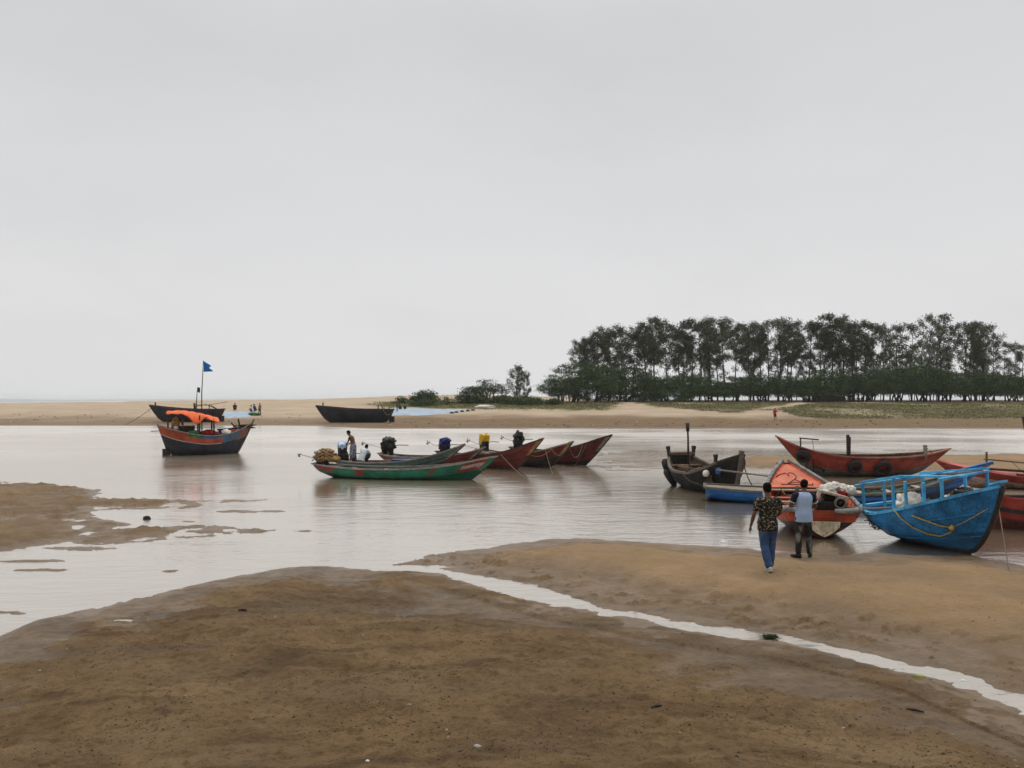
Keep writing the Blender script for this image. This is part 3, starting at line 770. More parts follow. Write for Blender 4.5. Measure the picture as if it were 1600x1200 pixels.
g1, H1, L1 = fleet_boat('long green boat with red patches and straw net heap, nearest of the moored row', pxp(493, 35.4), pxp(778, 33.9),
    [(0, .62), (.12, .52), (.35, .45), (.6, .52), (.8, .72), (.93, .95), (1, 1.05)], .78, [green_low, green_up, teal_in], [(0, 1, .5, 1, 1)], M['wood_grey'], None, M['wood_grey'], rake=1.5, strakes=(.5,), strake_slot=1)
mb = MB(); H1.patch(mb, .84, .965, .55, .93, -1, .009); mb.build('painted_panel', P('red panel paint', (.26, .03, .025), amt=.3, plank=False), g1)
add_label_strokes(g1, H1, -1, .845, .96, .74, M['white'], 3)
mb = MB(); H1.patch(mb, .685, .7, .45, .95, -1, .009); mb.build('painted_stripe', M['red panel paint'], g1)
for t0_, t1_ in ((.02, .13), (.26, .31)):
    mb = MB(); H1.patch(mb, t0_, t1_, .6, .95, -1, .007); mb.build('paint_patch', M['red panel paint'], g1)
engine(g1, -L1 / 2 + .35, .6, None, shaft=1.5, seed=2, shaft_up=.28)
mb = MB(); mb.blob((0, 0, .26), (.44, .32, .28), .45, 2.8, 4, 4, 0, .7); mb.blob((.08, 0, .52), (.3, .22, .14), .5, 3, 9, 3); mb.blob((.35, 0, .16), (.35, .3, .2), .4, 3, 2, 3, 0, .6)
for k in range(10): mb.tube([Vector((.5 * math.cos(k + i * .5) * (1 - i * .08), .36 * math.sin(k * 1.7 + i * .5), .12 + i * .08)) for i in range(7)], .025, 5, 1)
o = mb.build('net_heap', [M['cloth_straw'], M['rope']]); o.location = world(g1, (-L1 / 2 + .45, 0, .64)); tag(o, 'straw coloured heap of netting on the stern of the green boat', 'net')

g2, H2, L2 = fleet_boat('grey green boat carrying three men, moored just behind the green boat', pxp(524, 38.3), pxp(726, 37.2),
    [(0, .6), (.15, .5), (.4, .5), (.6, .62), (.8, .92), (.93, 1.22), (1, 1.36)], .72, [black_low, teal, teal_in], [(0, 1, .45, 1, 1)], M['wood_grey'], bowgrey, rake=2.0)
engine(g2, -L2 / 2 + .4, .45, None, shaft=2.0, seed=5, shaft_up=.35)
mb = MB(); mb.box((0, 0, .12), (.95, .5, .24), 0, None, .05); mb.box((0, 0, .25), (1.0, .54, .03), 0, None, .012)
o = mb.build('fish_crate', P('blue plastic', (.02, .12, .32), amt=.2, plank=False)); o.location = world(g2, (.15, 0, .36)); o.rotation_euler = (0, 0, g2.rotation_euler.z); tag(o, 'blue plastic crate amidships in the grey green boat with the men', 'crate')

g3, H3, L3 = fleet_boat('teal boat with grey bow and black plastic wrapped motor, third of the row', pxp(596, 42.0), pxp(757, 39.2),
    [(0, .62), (.15, .52), (.4, .52), (.6, .6), (.8, .75), (.93, .95), (1, 1.08)], .75, [black_low, red2, teal_in], [(0, 1, .35, 1, 1)], M['wood_grey'], bowgrey, rake=1.8)
engine(g3, -L3 / 2 + .45, .66, M['plastic_black'], (.36, .34, .4), 1, shaft=2.4, shaft_up=.35)
r1, HR1, LR1 = fleet_boat('red boat with ochre bow and navy cloth over its motor, fourth of the row', pxp(688, 43.5), pxp(848, 37.4),
    [(0, .62), (.15, .52), (.4, .55), (.6, .72), (.8, 1.08), (.93, 1.45), (1, 1.62)], .8, [red3, red1, inred], [(0, 1, .55, 1, 1)], M['wood_dark'], ochre, rake=2.2)
engine(r1, -LR1 / 2 + .4, .62, M['cloth_blue'], (.34, .3, .34), 3, shaft=2.2, shaft_up=.3)
mb = MB(); H = HR1
for side in (-1, 1): H.patch(mb, .45, .91, .70, .78, side, .008, 0, 24)
mb.build('painted_stripe', M['wood_dark'], r1)
r2, HR2, LR2 = fleet_boat('dark red boat with ochre bow and yellow jerrycan on its motor, fifth of the row', pxp(750, 44.5), pxp(895, 38.6),
    [(0, .66), (.15, .55), (.4, .55), (.6, .68), (.8, .98), (.93, 1.26), (1, 1.4)], .8, [black_low, red2, inbrown], [(0, 1, .55, 1, 1)], M['wood_grey'], ochre, rake=2.0)
engine(r2, -LR2 / 2 + .4, .72, M['cloth_yellow'], seed=6, shaft=2.2, shaft_up=.25, kind='can')
r3, HR3, LR3 = fleet_boat('maroon boat with high dark bow and black covered motor, last of the row', pxp(803, 46), pxp(956, 39.6),
    [(0, .7), (.15, .6), (.4, .6), (.6, .78), (.8, 1.2), (.93, 1.55), (1, 1.72)], .85, [black_low, red3, inbrown], [(0, 1, .3, 1, 1)], M['wood_dark'], None, rake=2.3)
engine(r3, -LR3 / 2 + .4, .78, M['plastic_black'], (.3, .28, .4), 8, shaft=2.2, shaft_up=.3)
mb = MB()
for side in (-1, 1): HR3.patch(mb, .965, .998, .55, .96, side, .008)
mb.build('bow_cap', bowgrey, r3)
# ropes of the row
def rope(label, a, b, sag, mat='rope', r=.011, name='mooring_rope', via=None):
    mb = MB(); sagrope(mb, a, b, sag, r)
    if via: sagrope(mb, b, via[0], via[1], r)
    return tag(mb.build(name, M[mat]), label, 'rope')
rope('pale rope drooping from the red boat bow to the fifth boat', world(r1, HR1.pt(.86, .95, -1)), world(r2, HR2.pt(.86, 1, -1)), .45)
rope('pale rope hanging in a loop on the fifth boat near its ochre bow', world(r2, HR2.pt(.84, 1.02, -1)), world(r2, HR2.pt(.975, 1.0, -1)), .5)
rope('pale rope looping from the fifth boat bow to the maroon bow', world(r2, HR2.pt(.97, 1, -1)), world(r3, HR3.pt(.8, .98, -1)), .7)
rope('taut pale rope from the maroon boat down into the water', world(r3, HR3.pt(.83, 1, -1)), gp(898, 727) + (-.02,), .06)
rope('taut pale rope from the fifth boat down into the water', world(r2, HR2.pt(.8, 1, -1)), gp(864, 740) + (-.02,), .08)
rope('pale rope slanting from the fourth boat down into the water', gp(822, 748) + (-.02,), world(r1, HR1.pt(.72, .9, -1)), .05)
rope('pale rope from the green boat bow straight down into the water', world(g1, HR1.pt(0, 0, 1) * 0 + H1.pt(.88, .95, -1)), gp(771, 750) + (-.02,), .02)
rope('thin pale rope from the grey green bow across to the yellow jerrycan boat', world(g2, H2.pt(.995, 1, 1)), world(r2, HR2.pt(.35, 1, 1)), .15)

# --- boat with the orange canopy
loc, rz, L = place(pxp(247, 48.6), pxp(394, 51.0))
black_c = P('blue black hull paint', (.016, .018, .03), amt=.3, mud=(-.1, .2, MUDC), rough=.4)
orange_c = P('orange red side paint', (.36, .055, .022), amt=.45, streak=.5); green_c = P('green side paint', (.02, .14, .04), amt=.4); blue_c = P('faded blue side paint', (.04, .1, .18), amt=.55); brown_c = P('faded brown red paint', (.16, .065, .05), amt=.6)
cb = thing('canopy_boat', 'black and orange wooden boat afloat under an orange canopy with a tall blue flag', 'boat', loc, rz)
HC_ = Hull(L, [(0, 1.86), (.12, 1.68), (.3, 1.42), (.55, 1.22), (.75, 1.35), (.9, 1.68), (1, 2.0)], [(0, .5), (.12, .85), (.35, 1.1), (.6, 1.08), (.8, .75), (.93, .35), (1, .02)],
           [(0, .35), (.12, -.1), (.3, -.3), (.8, -.3), (1, -.2)], -L / 2 + .5, L / 2 - 1.1, ((0, 1.7), (.5, 2.2), (1, 1.15)))
HC_.build(cb, [black_c, orange_c, green_c, blue_c, brown_c, inbrown], [(0, .3, .66, 1, 1), (.3, .45, .85, 1, 2), (.3, .68, .68, .85, 1), (.45, .72, .85, 1, 3), (.68, .86, .66, 1, 3), (.86, 1, .6, 1, 4)], floor=.5, transom=True, ns=60)
HC_.gunwale(cb, M['wood_grey'], .1, .06, .04, transom=True)
HC_.floorboards(cb, M['wood_brown']); HC_.deck(cb, M['wood_brown'], .0, .2, .06, .03, 'stern_deck'); HC_.deck(cb, M['wood_grey'], .82, .99, .1, .03)
for t in (.35, .5, .65): HC_.thwart(cb, M['wood_grey'], t, .9)
mb = MB()
for side in (-1, 1): mb.tube([HC_.pt(t, .665, side, .02) for t in [.0 + .68 * i / 24 for i in range(25)]], .03, 6)
mb.build('rubbing_strake', M['wood_pale'], cb)
mb = MB(); mb.tube([HC_.pt(1, u / 10, 1) + Vector((.03, 0, 0)) for u in range(0, 12)], .06, 6); mb.build('stem', M['wood_brown'], cb)
mb = MB(); mb.box((-L / 2 + .55, 0, .1), (.62, .07, .62), 0, None, .02); mb.tube([(-L / 2 + .6, 0, .05), (-L / 2 - .02, 0, 1.95)], .05, 8); rud = mb.build('rudder', M['wood_dark'], cb)
for k in (-.12, .14):
    mb = MB(); mb.box((-L / 2 + .74, -.055, .1 + k), (.07, .03, .16), 0, None, .01); mb.build('rudder_hinge', M['white'], rud)
mb = MB(); mb.tube([(-L / 2 + .2, -.1, 1.55), (-L / 2 - .42, -.1, 1.52)], .03, 6); mb.build('tiller', M['wood_grey'], cb)
# canopy: arched tarpaulin on posts
def canopy_z(s_): return 2.78 + .1 * math.sin(s_ * PI * .55) - .82 * max(0, s_ - .25) ** 1.35
rings = []; mbt = MB(); NX, NY = 28, 16
x0, x1 = -L / 2 + .5, .7
top = []; 
for i in range(NX + 1):
    s_ = i / NX
    for j in range(NY + 1):
        v = j / NY * 2 - 1
        drop = (.16 + .5 * math.exp(-((s_ - .55) / .13) ** 2) * (1 if v < 0 else .4) + .15 * s_)
        z = canopy_z(s_) - drop * abs(v) ** 2.6 + .02 * math.sin(s_ * 40 + v * 3)
        if s_ > .45 and v < -.5: z += .18 * math.exp(-((s_ - .72) / .07) ** 2) * (abs(v) - .5) * 2
        top.append(Vector((x0 + (x1 - x0) * s_ + .1 * v * v * (s_ - .5), v * 1.05, z)))
n = NY + 1; fs = [(i * n + j, (i + 1) * n + j, (i + 1) * n + j + 1, i * n + j + 1) for i in range(NX) for j in range(NY)]
mbt.add(top, fs); can = mbt.build('canopy', M['orange_tarp'], cb)
sm = can.modifiers.new('thickness', 'SOLIDIFY'); sm.thickness = .015
for s_, side in ((.02, -1), (.02, 1), (.3, -1), (.3, 1), (.62, -1), (.62, 1), (.9, -1), (.9, 1)):
    x = x0 + (x1 - x0) * s_; t = (x + L / 2) / L; p = HC_.pt(t, .98, side, -.08); q = Vector((x, side * .86, canopy_z(s_) - .14))
    mb = MB(); mb.tube([p, q], .035 if s_ < .6 else .05, 6); mb.build('canopy_post', M['wood_dark'], cb)
mb = MB()
mb.tube([(-.26, -.1, 1.0), (-.28, -.1, 3.8), (-.18, -.1, 6.0)], [.04, .032, .02], 8); mb.build('mast', M['wood_dark'], cb)
fl = MB(); vs = []; 
for i in range(9):
    for j in range(6):
        a = i / 8; v = j / 5
        vs.append(Vector((-.16 + a * (.42 + .14 * v) * (1 - .35 * math.exp(-((v - .45) / .2) ** 2) * a), -.1 + .05 * math.sin(a * 6 + v * 2), 5.98 - v * .7 - a * (.28 * (1 - v) - .04 * v))))
fl.add(vs, [(i * 6 + j, (i + 1) * 6 + j, (i + 1) * 6 + j + 1, i * 6 + j + 1) for i in range(8) for j in range(5)])
o = fl.build('flag', M['flag_blue']); o.location = cb.location; o.rotation_euler = cb.rotation_euler; s2 = o.modifiers.new('thickness', 'SOLIDIFY'); s2.thickness = .008
tag(o, 'blue flag flying at the top of the tall mast over the orange canopy', 'flag')
# cargo aboard
def cargo(root, name, label, cat, p, mats, fn, rz=0.0):
    mb = MB(); fn(mb); o = mb.build(name, mats); o.location = world(root, p); o.rotation_euler = (0, 0, root.rotation_euler.z + rz); return tag(o, label, cat)
cargo(cb, 'cloth_bundle', 'red cloth bundle under the front of the orange canopy', 'bundle', (.15, -.35, 1.15), M['cloth_red'], lambda m: (m.blob((0, 0, .16), (.5, .35, .26), .3, 2, 3, 3, 0, .6),))
cargo(cb, 'sack', 'white sack beside the red bundles in the canopy boat bow', 'sack', (1.15, -.5, 1.2), M['plastic_white'], lambda m: (m.blob((0, 0, .16), (.3, .3, .24), .35, 2, 5, 3, 0, .6), m.blob((.25, .1, .1), (.25, .25, .2), .35, 2, 6, 3, 0, .6)))
cargo(cb, 'cloth_bundle', 'red cloth bundle next to the white sack in the canopy boat', 'bundle', (1.65, -.35, 1.22), M['cloth_red'], lambda m: (m.blob((0, 0, .14), (.36, .25, .2), .4, 2.3, 8, 3, 0, .6),))
cargo(cb, 'tarpaulin', 'blue grey tarpaulin folded behind the white sack in the canopy boat', 'tarpaulin', (1.15, .1, 1.3), M['cloth_blue'], lambda m: (m.blob((0, 0, .14), (.42, .3, .2), .4, 2.3, 12, 3, 0, .6),))
cargo(cb, 'net_heap', 'grey fishing net heaped before the wood pile in the canopy boat', 'net', (1.9, .2, 1.3), M['fender'], lambda m: (m.blob((0, 0, .12), (.6, .4, .22), .3, 2.5, 15, 3, 0, .6),))
cargo(cb, 'basket', 'green net basket on the canopy boat side deck', 'basket', (-.75, -.75, 1.3), M['cloth_green'], lambda m: (m.lathe([(.1, 0), (.3, 0), (.36, .12), (.34, .26), (.3, .2), (.1, .16)], 14),))
def logs(m):
    r = random.Random(4)
    for k in range(12):
        a = Vector((r.uniform(-.7, .1), r.uniform(-.35, .35), r.uniform(.05, .35))); d = Vector((r.uniform(.4, .9), r.uniform(-.2, .2), r.uniform(-.15, .2)))
        m.tube([a, a + d * .5 + Vector((0, 0, .03)), a + d], [.06, .05, .035], 6)
    m.tube([(-.2, 0, .2), (-.3, 0, .75)], .06, 6); m.tube([(-.5, -.1, .2), (-.75, -.1, .5)], .05, 6); m.tube([(-1.6, 0, .05), (.3, .05, .18)], .06, 6)
cargo(cb, 'wood_pile', 'pile of dark branches stacked on the bow of the canopy boat', 'wood', (2.25, 0, 1.5), M['wood_dark'], logs)
cargo(cb, 'drum', 'yellow brown covered drum standing at the stern of the canopy boat', 'drum', (-L / 2 + 1.0, -.3, 1.58), [M['cloth_straw'], M['white']], lambda m: (m.lathe([(.02, 0), (.24, 0), (.26, .1), (.25, .5), (.16, .75), (.05, .85), (.0, .85)], 14), m.lathe([(.02, .0), (.12, 0), (.12, .22), (.02, .22)], 12, 1, Matrix.Translation((0, -.32, .02)))))
cargo(cb, 'engine_box', 'dark wooden box with white rim under the canopy boat awning', 'box', (-1.15, -.1, 1.35), [M['wood_dark'], M['white']], lambda m: (m.box((0, 0, .25), (.9, .7, .5), 0, None, .03), m.box((0, 0, .515), (.96, .76, .04), 1, None, .01)))

# --- two dark boats drawn up on the far sand
dark1 = P('dark slate hull paint', (.022, .026, .04), amt=.22, rough=.55, scale=1.0, streak=.3); rim = P('rusty rim paint', (.06, .03, .022), amt=.4, plank=False)
def beached(label, px0, px1, Y, ztop0, zmid, ztop1, z0):
    (sx, sy), (bx, by) = pxp(px1, Y), pxp(px0, Y)          # bow to the left
    loc, rz, L = place((sx, sy), (bx, by))
    root = thing('beached_boat', label, 'boat', (loc[0], loc[1], z0), rz, 'dark boats beached on the far sand')
    H = Hull(L, [(0, ztop1), (.15, zmid), (.5, zmid + .05), (.8, zmid + .3), (1, ztop0)], [(0, .7), (.2, 1.1), (.5, 1.25), (.8, .9), (.94, .4), (1, .03)], [(0, .05), (.1, -.05), (.8, -.05), (1, .0)], -L / 2 + 1.0, L / 2 - 2.1, ((0, 1.8), (.5, 2.3), (1, 1.3)), .62)
    H.build(root, [dark1, rim, inbrown], [(0, 1, .95, 1, 1)], transom=True, floor=.5, strakes=(.62,))
    H.gunwale(root, rim, .14, .1, .05, transom=True); H.floorboards(root, M['wood_dark']); H.deck(root, M['wood_dark'], .86, .99, .1, .03)
    for t in (.2, .45, .7): H.thwart(root, M['wood_dark'], t, .9)
    H.post(root, M['wood_dark'], .9, 1, 1, .45, .16)
    mb = MB(); mb.box((-L / 2 + .25, 0, .42), (.75, .09, .8), 0, None, .02); mb.tube([(-L / 2 + .5, 0, .3), (-L / 2 + .02, 0, ztop1 + .1)], .06, 6); mb.build('rudder', M['wood_dark'], root)
    mb = MB()
    for i in (2, 9): mb.tube([H.pt(1, i / 10, 1) + Vector((.03, 0, 0)), H.pt(1, (i + 1) / 10, 1) + Vector((.06, 0, 0))], .1, 6)
    mb.tube([H.pt(1, u / 10, 1) + Vector((.02, 0, 0)) for u in range(11)], .09, 6); mb.build('stem', rim, root)
    return root, H, L
zA = Hs(*pxp(290, 106)); b1, HB1, LB1 = beached('dark slate boat with a thin pole and small flag, beached left behind the orange canopy', 234, 349, 106, 2.3, 1.72, 1.75, zA + .02)
zB = Hs(*pxp(555, 106)); b2, HB2, LB2 = beached('dark slate boat beached on the far sand beside the grass, without a mast', 494, 615, 106, 2.3, 1.8, 1.78, zB + .02)
mb = MB(); mb.tube([(-1.3, 0, .6), (-1.35, 0, 2.6), (-1.5, 0, 4.75)], [.1, .07, .03], 6); mb.build('mast', M['wood_dark'], b1)
mb = MB(); mb.tube([(-1.2, 0, 2.1), (-2.6, -.2, 2.35), (-4.2, .1, 1.75)], .06, 6); mb.tube([(-3.1, 0, 1.6), (-3.1, 0, 2.4)], .06, 6); mb.tube([(-3.1, 0, 2.4), (-4.2, 0, 1.75)], .05, 6); mb.tube([(-1.2, .2, 2.35), (-3.0, .2, 2.25), (-5.8, .5, 2.75)], .035, 6); mb.build('spar', M['wood_brown'], b1)
mb = MB(); mb.tube([(-1.15, 0, 1.4), (-1.05, 0, 2.55)], .13, 6); mb.build('mast_step', M['wood_dark'], b1)
mb = MB(); vs = [Vector((-1.5 - i * .09, .03 * math.sin(i * 1.5), 4.75 - j * .17 - i * .03)) for i in range(5) for j in range(5)]
mb.add(vs, [(i * 5 + j, (i + 1) * 5 + j, (i + 1) * 5 + j + 1, i * 5 + j + 1) for i in range(4) for j in range(4)])
o = mb.build('flag', M['flag_dark']); o.location = b1.location; o.rotation_euler = b1.rotation_euler; o.modifiers.new('thickness', 'SOLIDIFY').thickness = .02; tag(o, 'small dark flag on the thin pole of the beached slate boat', 'flag')
for a_, b_, r_ in (((-3.2, .1, 1.7), (-3.2, .1, 2.25), .07), ((-4.0, 0, 1.7), (-4.0, 0, 2.1), .05), ((-3.9, .1, 1.75), (-3.55, .1, 2.5), .07), ((-4.7, 0, 1.7), (-4.7, 0, 2.1), .06)):
    mb = MB(); mb.tube([a_, b_], r_, 6); mb.build('rowing_pin', M['wood_dark'], b2)
rope('pale rope sagging along the stern of the maskless beached slate boat', world(b2, HB2.pt(.12, .98, 1, .05)), world(b2, HB2.pt(.0, .8, 1, .05)), .55, 'rope', .04)
rope('anchor rope from the left beached boat running down to the sand', world(b1, HB1.pt(.99, .85, 1)), (pxp(196, 102)[0], 102, Hs(*pxp(196, 102)) + .02), .2, 'rope_dark', .03)

# ------------------------------------------------------------------ boats on the right
# --- dark weathered wooden boat, bow towards us
loc, rz, L = place((7.15, 33.2), (8.3, 28.1))
tar = P('tarred plank hull', (.014, .013, .012), wear=(.06, .048, .036), amt=.5, mud=(-.05, .3, MUDC), streak=.4, rough=.8)
d1 = thing('wooden_boat', 'dark tarred wooden boat with tall pole and tyres, bow towards the blue low boat', 'boat', loc, rz)
HD = Hull(L, [(0, 1.2), (.12, .95), (.3, .7), (.55, .68), (.75, .95), (.9, 1.3), (1, 1.52)], [(0, .42), (.1, .72), (.3, 1.05), (.55, 1.08), (.8, .72), (.92, .36), (1, .03)],
          [(0, .2), (.12, -.15), (.4, -.3), (.85, -.3), (1, -.2)], -L / 2 + .4, L / 2 - .45, ((0, 2.0), (.5, 2.6), (1, 1.35)))
HD.build(d1, [tar, M['wood_dark'], inbrown], [(0, 1, .9, 1, 1)], transom=True, strakes=(.55, .75), floor=.45)
HD.gunwale(d1, M['wood_worn'], .13, .09, .05, 0, .86, transom=True); HD.gunwale(d1, M['wood_dark'], .1, .08, .04, .86, 1, name='bow_rail', n=12)
HD.floorboards(d1, M['wood_brown']); HD.deck(d1, M['wood_dark'], .78, .985, .3, .02)
mb = MB()
for side in (-1, 1): HD.patch(mb, .76, .965, .74, .97, side, -.075, 0, 10)
mb.build('bulwark_lining', P('rust red inside paint', (.17, .055, .035), amt=.6, plank=False), d1)
for t in (.25, .45, .62): HD.thwart(d1, M['wood_dark'], t, .85, .22)
mb = MB(); mb.bar(HD.pt(1, 0, 1) + Vector((.02, 0, 0)), HD.pt(1, 1, 1) + Vector((.03, 0, .18)), .16, .14, up=(0, 1, 0), bev=.02); mb.build('stem', M['wood_worn'], d1)
mb = MB(); mb.bar(HD.pt(.86, .96, 1), HD.pt(.86, .96, -1), .1, .1); mb.build('bow_beam', M['wood_dark'], d1)
for side in (-1, 1):
    HD.post(d1, M['wood_dark'], .05, 1, side, .42, .13, 'stern_post', (-.05, side * .08)); HD.post(d1, M['wood_dark'], .84, 1, side, .3, .12)
mb = MB(); mb.bar(HD.pt(.05, 1, 1) + Vector((0, 0, .16)), HD.pt(.05, 1, -1) + Vector((0, 0, .16)), .12, .1); mb.bar(HD.pt(.1, .8, 1), HD.pt(.1, .8, -1), .4, .06); mb.build('stern_beam', M['wood_brown'], d1)
mb = MB(); a = Vector((-L / 2 + .75, .1, .2)); mb.tube([a, a + Vector((-.1, .02, 1.7)), a + Vector((-.15, .03, 2.05))], [.05, .04, .04], 8); mb.tube([a + Vector((-.15, .03, 2.0)), a + Vector((-.17, .03, 2.35))], [.075, .085], 8); mb.build('pole', M['wood_dark'], d1)
mb = MB(); mb.blob((-.9, .1, .45), (.5, .45, .28), .4, 2.4, 3, 3, 0, .6); o = mb.build('net_heap', M['rope_dark']); o.location = d1.location; o.rotation_euler = d1.rotation_euler; tag(o, 'dark brown net heap inside the tarred wooden boat', 'net')
cargo(d1, 'barrel', 'brown drum lying inside the stern of the tarred boat', 'barrel', (-1.5, -.3, .35), M['wood_brown'], lambda m: m.lathe([(.02, 0), (.2, 0), (.22, .25), (.2, .5), (.02, .5)], 14))
def tyre(label, c, axis, Rr=.3, r=.1):
    mb = MB(); mb.torus((0, 0, 0), Rr, r, axis); o = mb.build('tyre', M['tyre']); o.location = c
    return tag(o, label, 'tyre', 'old tyres hung on boats as fenders')
hd = Vector((math.cos(rz), math.sin(rz), 0))
def hull_axis(root, H, t, u, side): return root.matrix_basis.to_3x3() @ H.nrm(t, u, side)
def hang_tyre(label, root, H, t, u, side, Rr=.3, r=.1):
    root_m = Matrix.LocRotScale(root.location, root.rotation_euler, None); n_ = H.nrm(t, u, side)
    p = root_m @ (H.pt(t, u, side) + n_ * (r * 1.3)); t_ = tyre(label, p, root_m.to_3x3() @ n_, Rr, r)
    mb = MB(); q = root_m @ (H.pt(t, 1.02, side, .04)); mb.tube([q, p + Vector((0, 0, Rr))], .014, 5); rp_ = mb.build('hanging_rope', M['rope_dark'], t_); rp_.location = -t_.location
hang_tyre('black tyre hanging low on the stern quarter of the tarred wooden boat', d1, HD, .17, .55, -1, .3, .1)
hang_tyre('black tyre hanging on the stern corner of the tarred wooden boat', d1, HD, .08, .75, -1, .26, .1)
cargo(d1, 'float', 'white round float hanging on the bow of the tarred boat', 'float', HD.pt(.8, .8, -1, .12), M['white'], lambda m: m.blob((0, 0, 0), (.13, .13, .13), .05, 2, 1))
cargo(d1, 'cloth', 'blue cloth scrap tied to the bow of the tarred boat', 'cloth', HD.pt(.88, .78, -1, .05), M['cloth_blue'] if False else P('blue cloth scrap', (.02, .12, .3), amt=.2, plank=False), lambda m: m.blob((0, 0, 0), (.14, .1, .13), .5, 2, 3))
def tangle(m):
    r = random.Random(5)
    for k in range(14):
        p = [Vector((r.uniform(-.25, .25), r.uniform(-.07, .07), r.uniform(-.35, .3))) for _ in range(5)]
        m.tube(p, .022, 5)
cargo(d1, 'rope_tangle', 'tangle of dark rope hanging over the bow of the tarred boat', 'rope', HD.pt(.8, .55, -1, .12), M['rope_dark'], tangle)
mb = MB(); q = lambda t, u: world(d1, HD.pt(t, u, -1, .05)); mb.tube([q(.55, .95), q(.62, .7), q(.7, .55), q(.78, .3), q(.84, .45)], .03, 6); tag(mb.build('mooring_rope', M['rope_dark']), 'thick dark rope draped along the side of the tarred boat', 'rope')

cargo(d1, 'crate', 'small brown crate amidships in the tarred wooden boat', 'crate', (.2, .25, .45), M['wood_brown'], lambda m: (m.box((0, 0, .17), (.5, .4, .34), 0, Matrix.Rotation(.3, 3, 'Z'), .02), m.box((0, 0, .35), (.54, .44, .03), 0, Matrix.Rotation(.3, 3, 'Z'), .008)))
cargo(d1, 'rope_coil', 'coil of dark rope on the fore part of the tarred wooden boat', 'rope', (.9, -.15, .62), M['rope_dark'], lambda m: [m.torus((0, 0, .04 + .06 * k), .26 - .02 * k, .035, (.05 * k, .03, 1), 20, 6) for k in range(4)])
cargo(d1, 'oar', 'long grey oar lying along the tarred wooden boat', 'oar', (-.2, -.55, .72), M['wood_worn'], lambda m: (m.tube([(-1.3, 0, .05), (1.0, .05, .12)], .025, 6), m.box((1.2, .05, .13), (.5, .13, .03), 0, None, .01)))
# --- long low blue boat behind the orange one
loc, rz, L = place((6.85, 27.4), (15.62, 25.35))
blue_b = P('strong blue hull paint', (.012, .115, .36), wear=(.1, .15, .2), amt=.4, rough=.4, mud=(-.15, .2, MUDC)); navy = P('navy hull paint', (.01, .025, .075), amt=.3, rough=.4)
green_in = P('green inside paint', (.05, .13, .11), wear=(.25, .2, .15), amt=.65, plank=False)
lb = thing('wooden_boat', 'long low blue boat with grey plank deck, lying behind the orange boat', 'boat', loc, rz)
HL = Hull(L, [(0, .50), (.2, .42), (.5, .42), (.7, .55), (.85, .92), (1, 1.42)], [(0, .62), (.15, .8), (.45, .88), (.7, .75), (.88, .35), (1, .05)], [(0, .02), (.15, -.15), (.5, -.2), (.85, -.15), (1, .0)], -L / 2 + .02, L / 2 - 1.9)
HL.build(lb, [navy, blue_b, green_in], [(0, .4, .3, 1, 1), (.4, 1, .62, .8, 1), (.9, 1, .5, 1, 1)], transom=True, floor=.35, strakes=(.7,), strake_slot=1)
HL.gunwale(lb, M['wood_worn'], .12, .07, .03, transom=True); HL.deck(lb, M['wood_grey'], 0, .33, .02, .03, 'stern_deck'); HL.floorboards(lb, green_in, .33, .94)
HL.deck(lb, blue_b, .87, .985, .03, .03)
for t in (.42, .5, .58, .68, .78): HL.thwart(lb, M['wood_pale'], t, .88, .2)
mb = MB(); mb.box((L / 2 - .35, 0, 1.36), (.95, .16, .1), 0, Matrix.Rotation(-.28, 3, 'Y'), .02); mb.build('bow_plank', blue_b, lb)
cargo(lb, 'pole', 'long bare pole lying over the stern deck of the low blue boat', 'pole', (-2.6, .2, .75), M['wood_grey'], lambda m: m.tube([(-1.5, .1, .3), (2.2, -.1, -.1)], .035, 6))
rope('dark mooring rope running from the tarred boat bow down to the low blue deck', world(d1, HD.pt(.98, .95, 1)), world(lb, HL.pt(.18, 1.05, 1)), .1, 'rope_dark', .02)
rope('pale rope from the white bundle boat stern out to the low blue boat', world(lb, HL.pt(.5, .9, -1, .03)), (9.45, 20.6, .72), .06, 'rope', .016)

# --- orange red boat, stern towards us
loc, rz, L = place((7.95, 19.75), (8.74, 24.75))
orange_b = P('orange red hull paint', (.38, .06, .026), wear=(.05, .03, .025), amt=.45, mud=(.05, .15, MUDC)); blk = P('black band paint', (.012, .012, .012), amt=.3, rough=.4); dred = P('dark red bottom paint', (.075, .012, .01), amt=.3, mud=(-.05, .2, MUDC))
orange_in = P('salmon inside paint', (.56, .125, .055), wear=(.3, .2, .14), amt=.5, plank=False, streak=.6, var=.25)
ob = thing('wooden_boat', 'orange red open boat with a motor at its wide stern, beside the two men', 'boat', loc, rz)
HO = Hull(L, [(0, .74), (.15, .72), (.4, .88), (.65, 1.1), (.85, 1.38), (1, 1.62)], [(0, .86), (.06, .98), (.2, 1.1), (.4, 1.1), (.65, .8), (.85, .42), (1, .05)], [(0, -.02), (.15, -.16), (.5, -.22), (.85, -.1), (1, .15)], -L / 2 + .12, L / 2 - 1.0, ((0, 1.9), (.5, 2.4), (1, 1.3)))
HO.build(ob, [dred, orange_b, blk, orange_in], [(0, 1, .62, 1, 1), (0, 1, .42, .62, 2)], transom=True, floor=.42, strakes=(.63,), strake_slot=1)
mb = MB()
for side in (-1, 1): mb.tube([HO.pt(.004 + .99 * i / 40, 1, side, .03) + Vector((0, 0, .01)) for i in range(41)], .055, 10)
mb.build('gunwale', M['fender'], ob)
for side in (-1, 1):
    mb = MB(); a = HO.pt(0, 1, side, .02); mb.tube([a + Vector((.25, 0, .02)), a + Vector((.02, -side * .06, .01)), a + Vector((-.05, -side * .25, 0)), a + Vector((-.06, -side * .62, 0))], [.06, .07, .07, .05], 10); mb.build('stern_fender', M['fender'], ob)
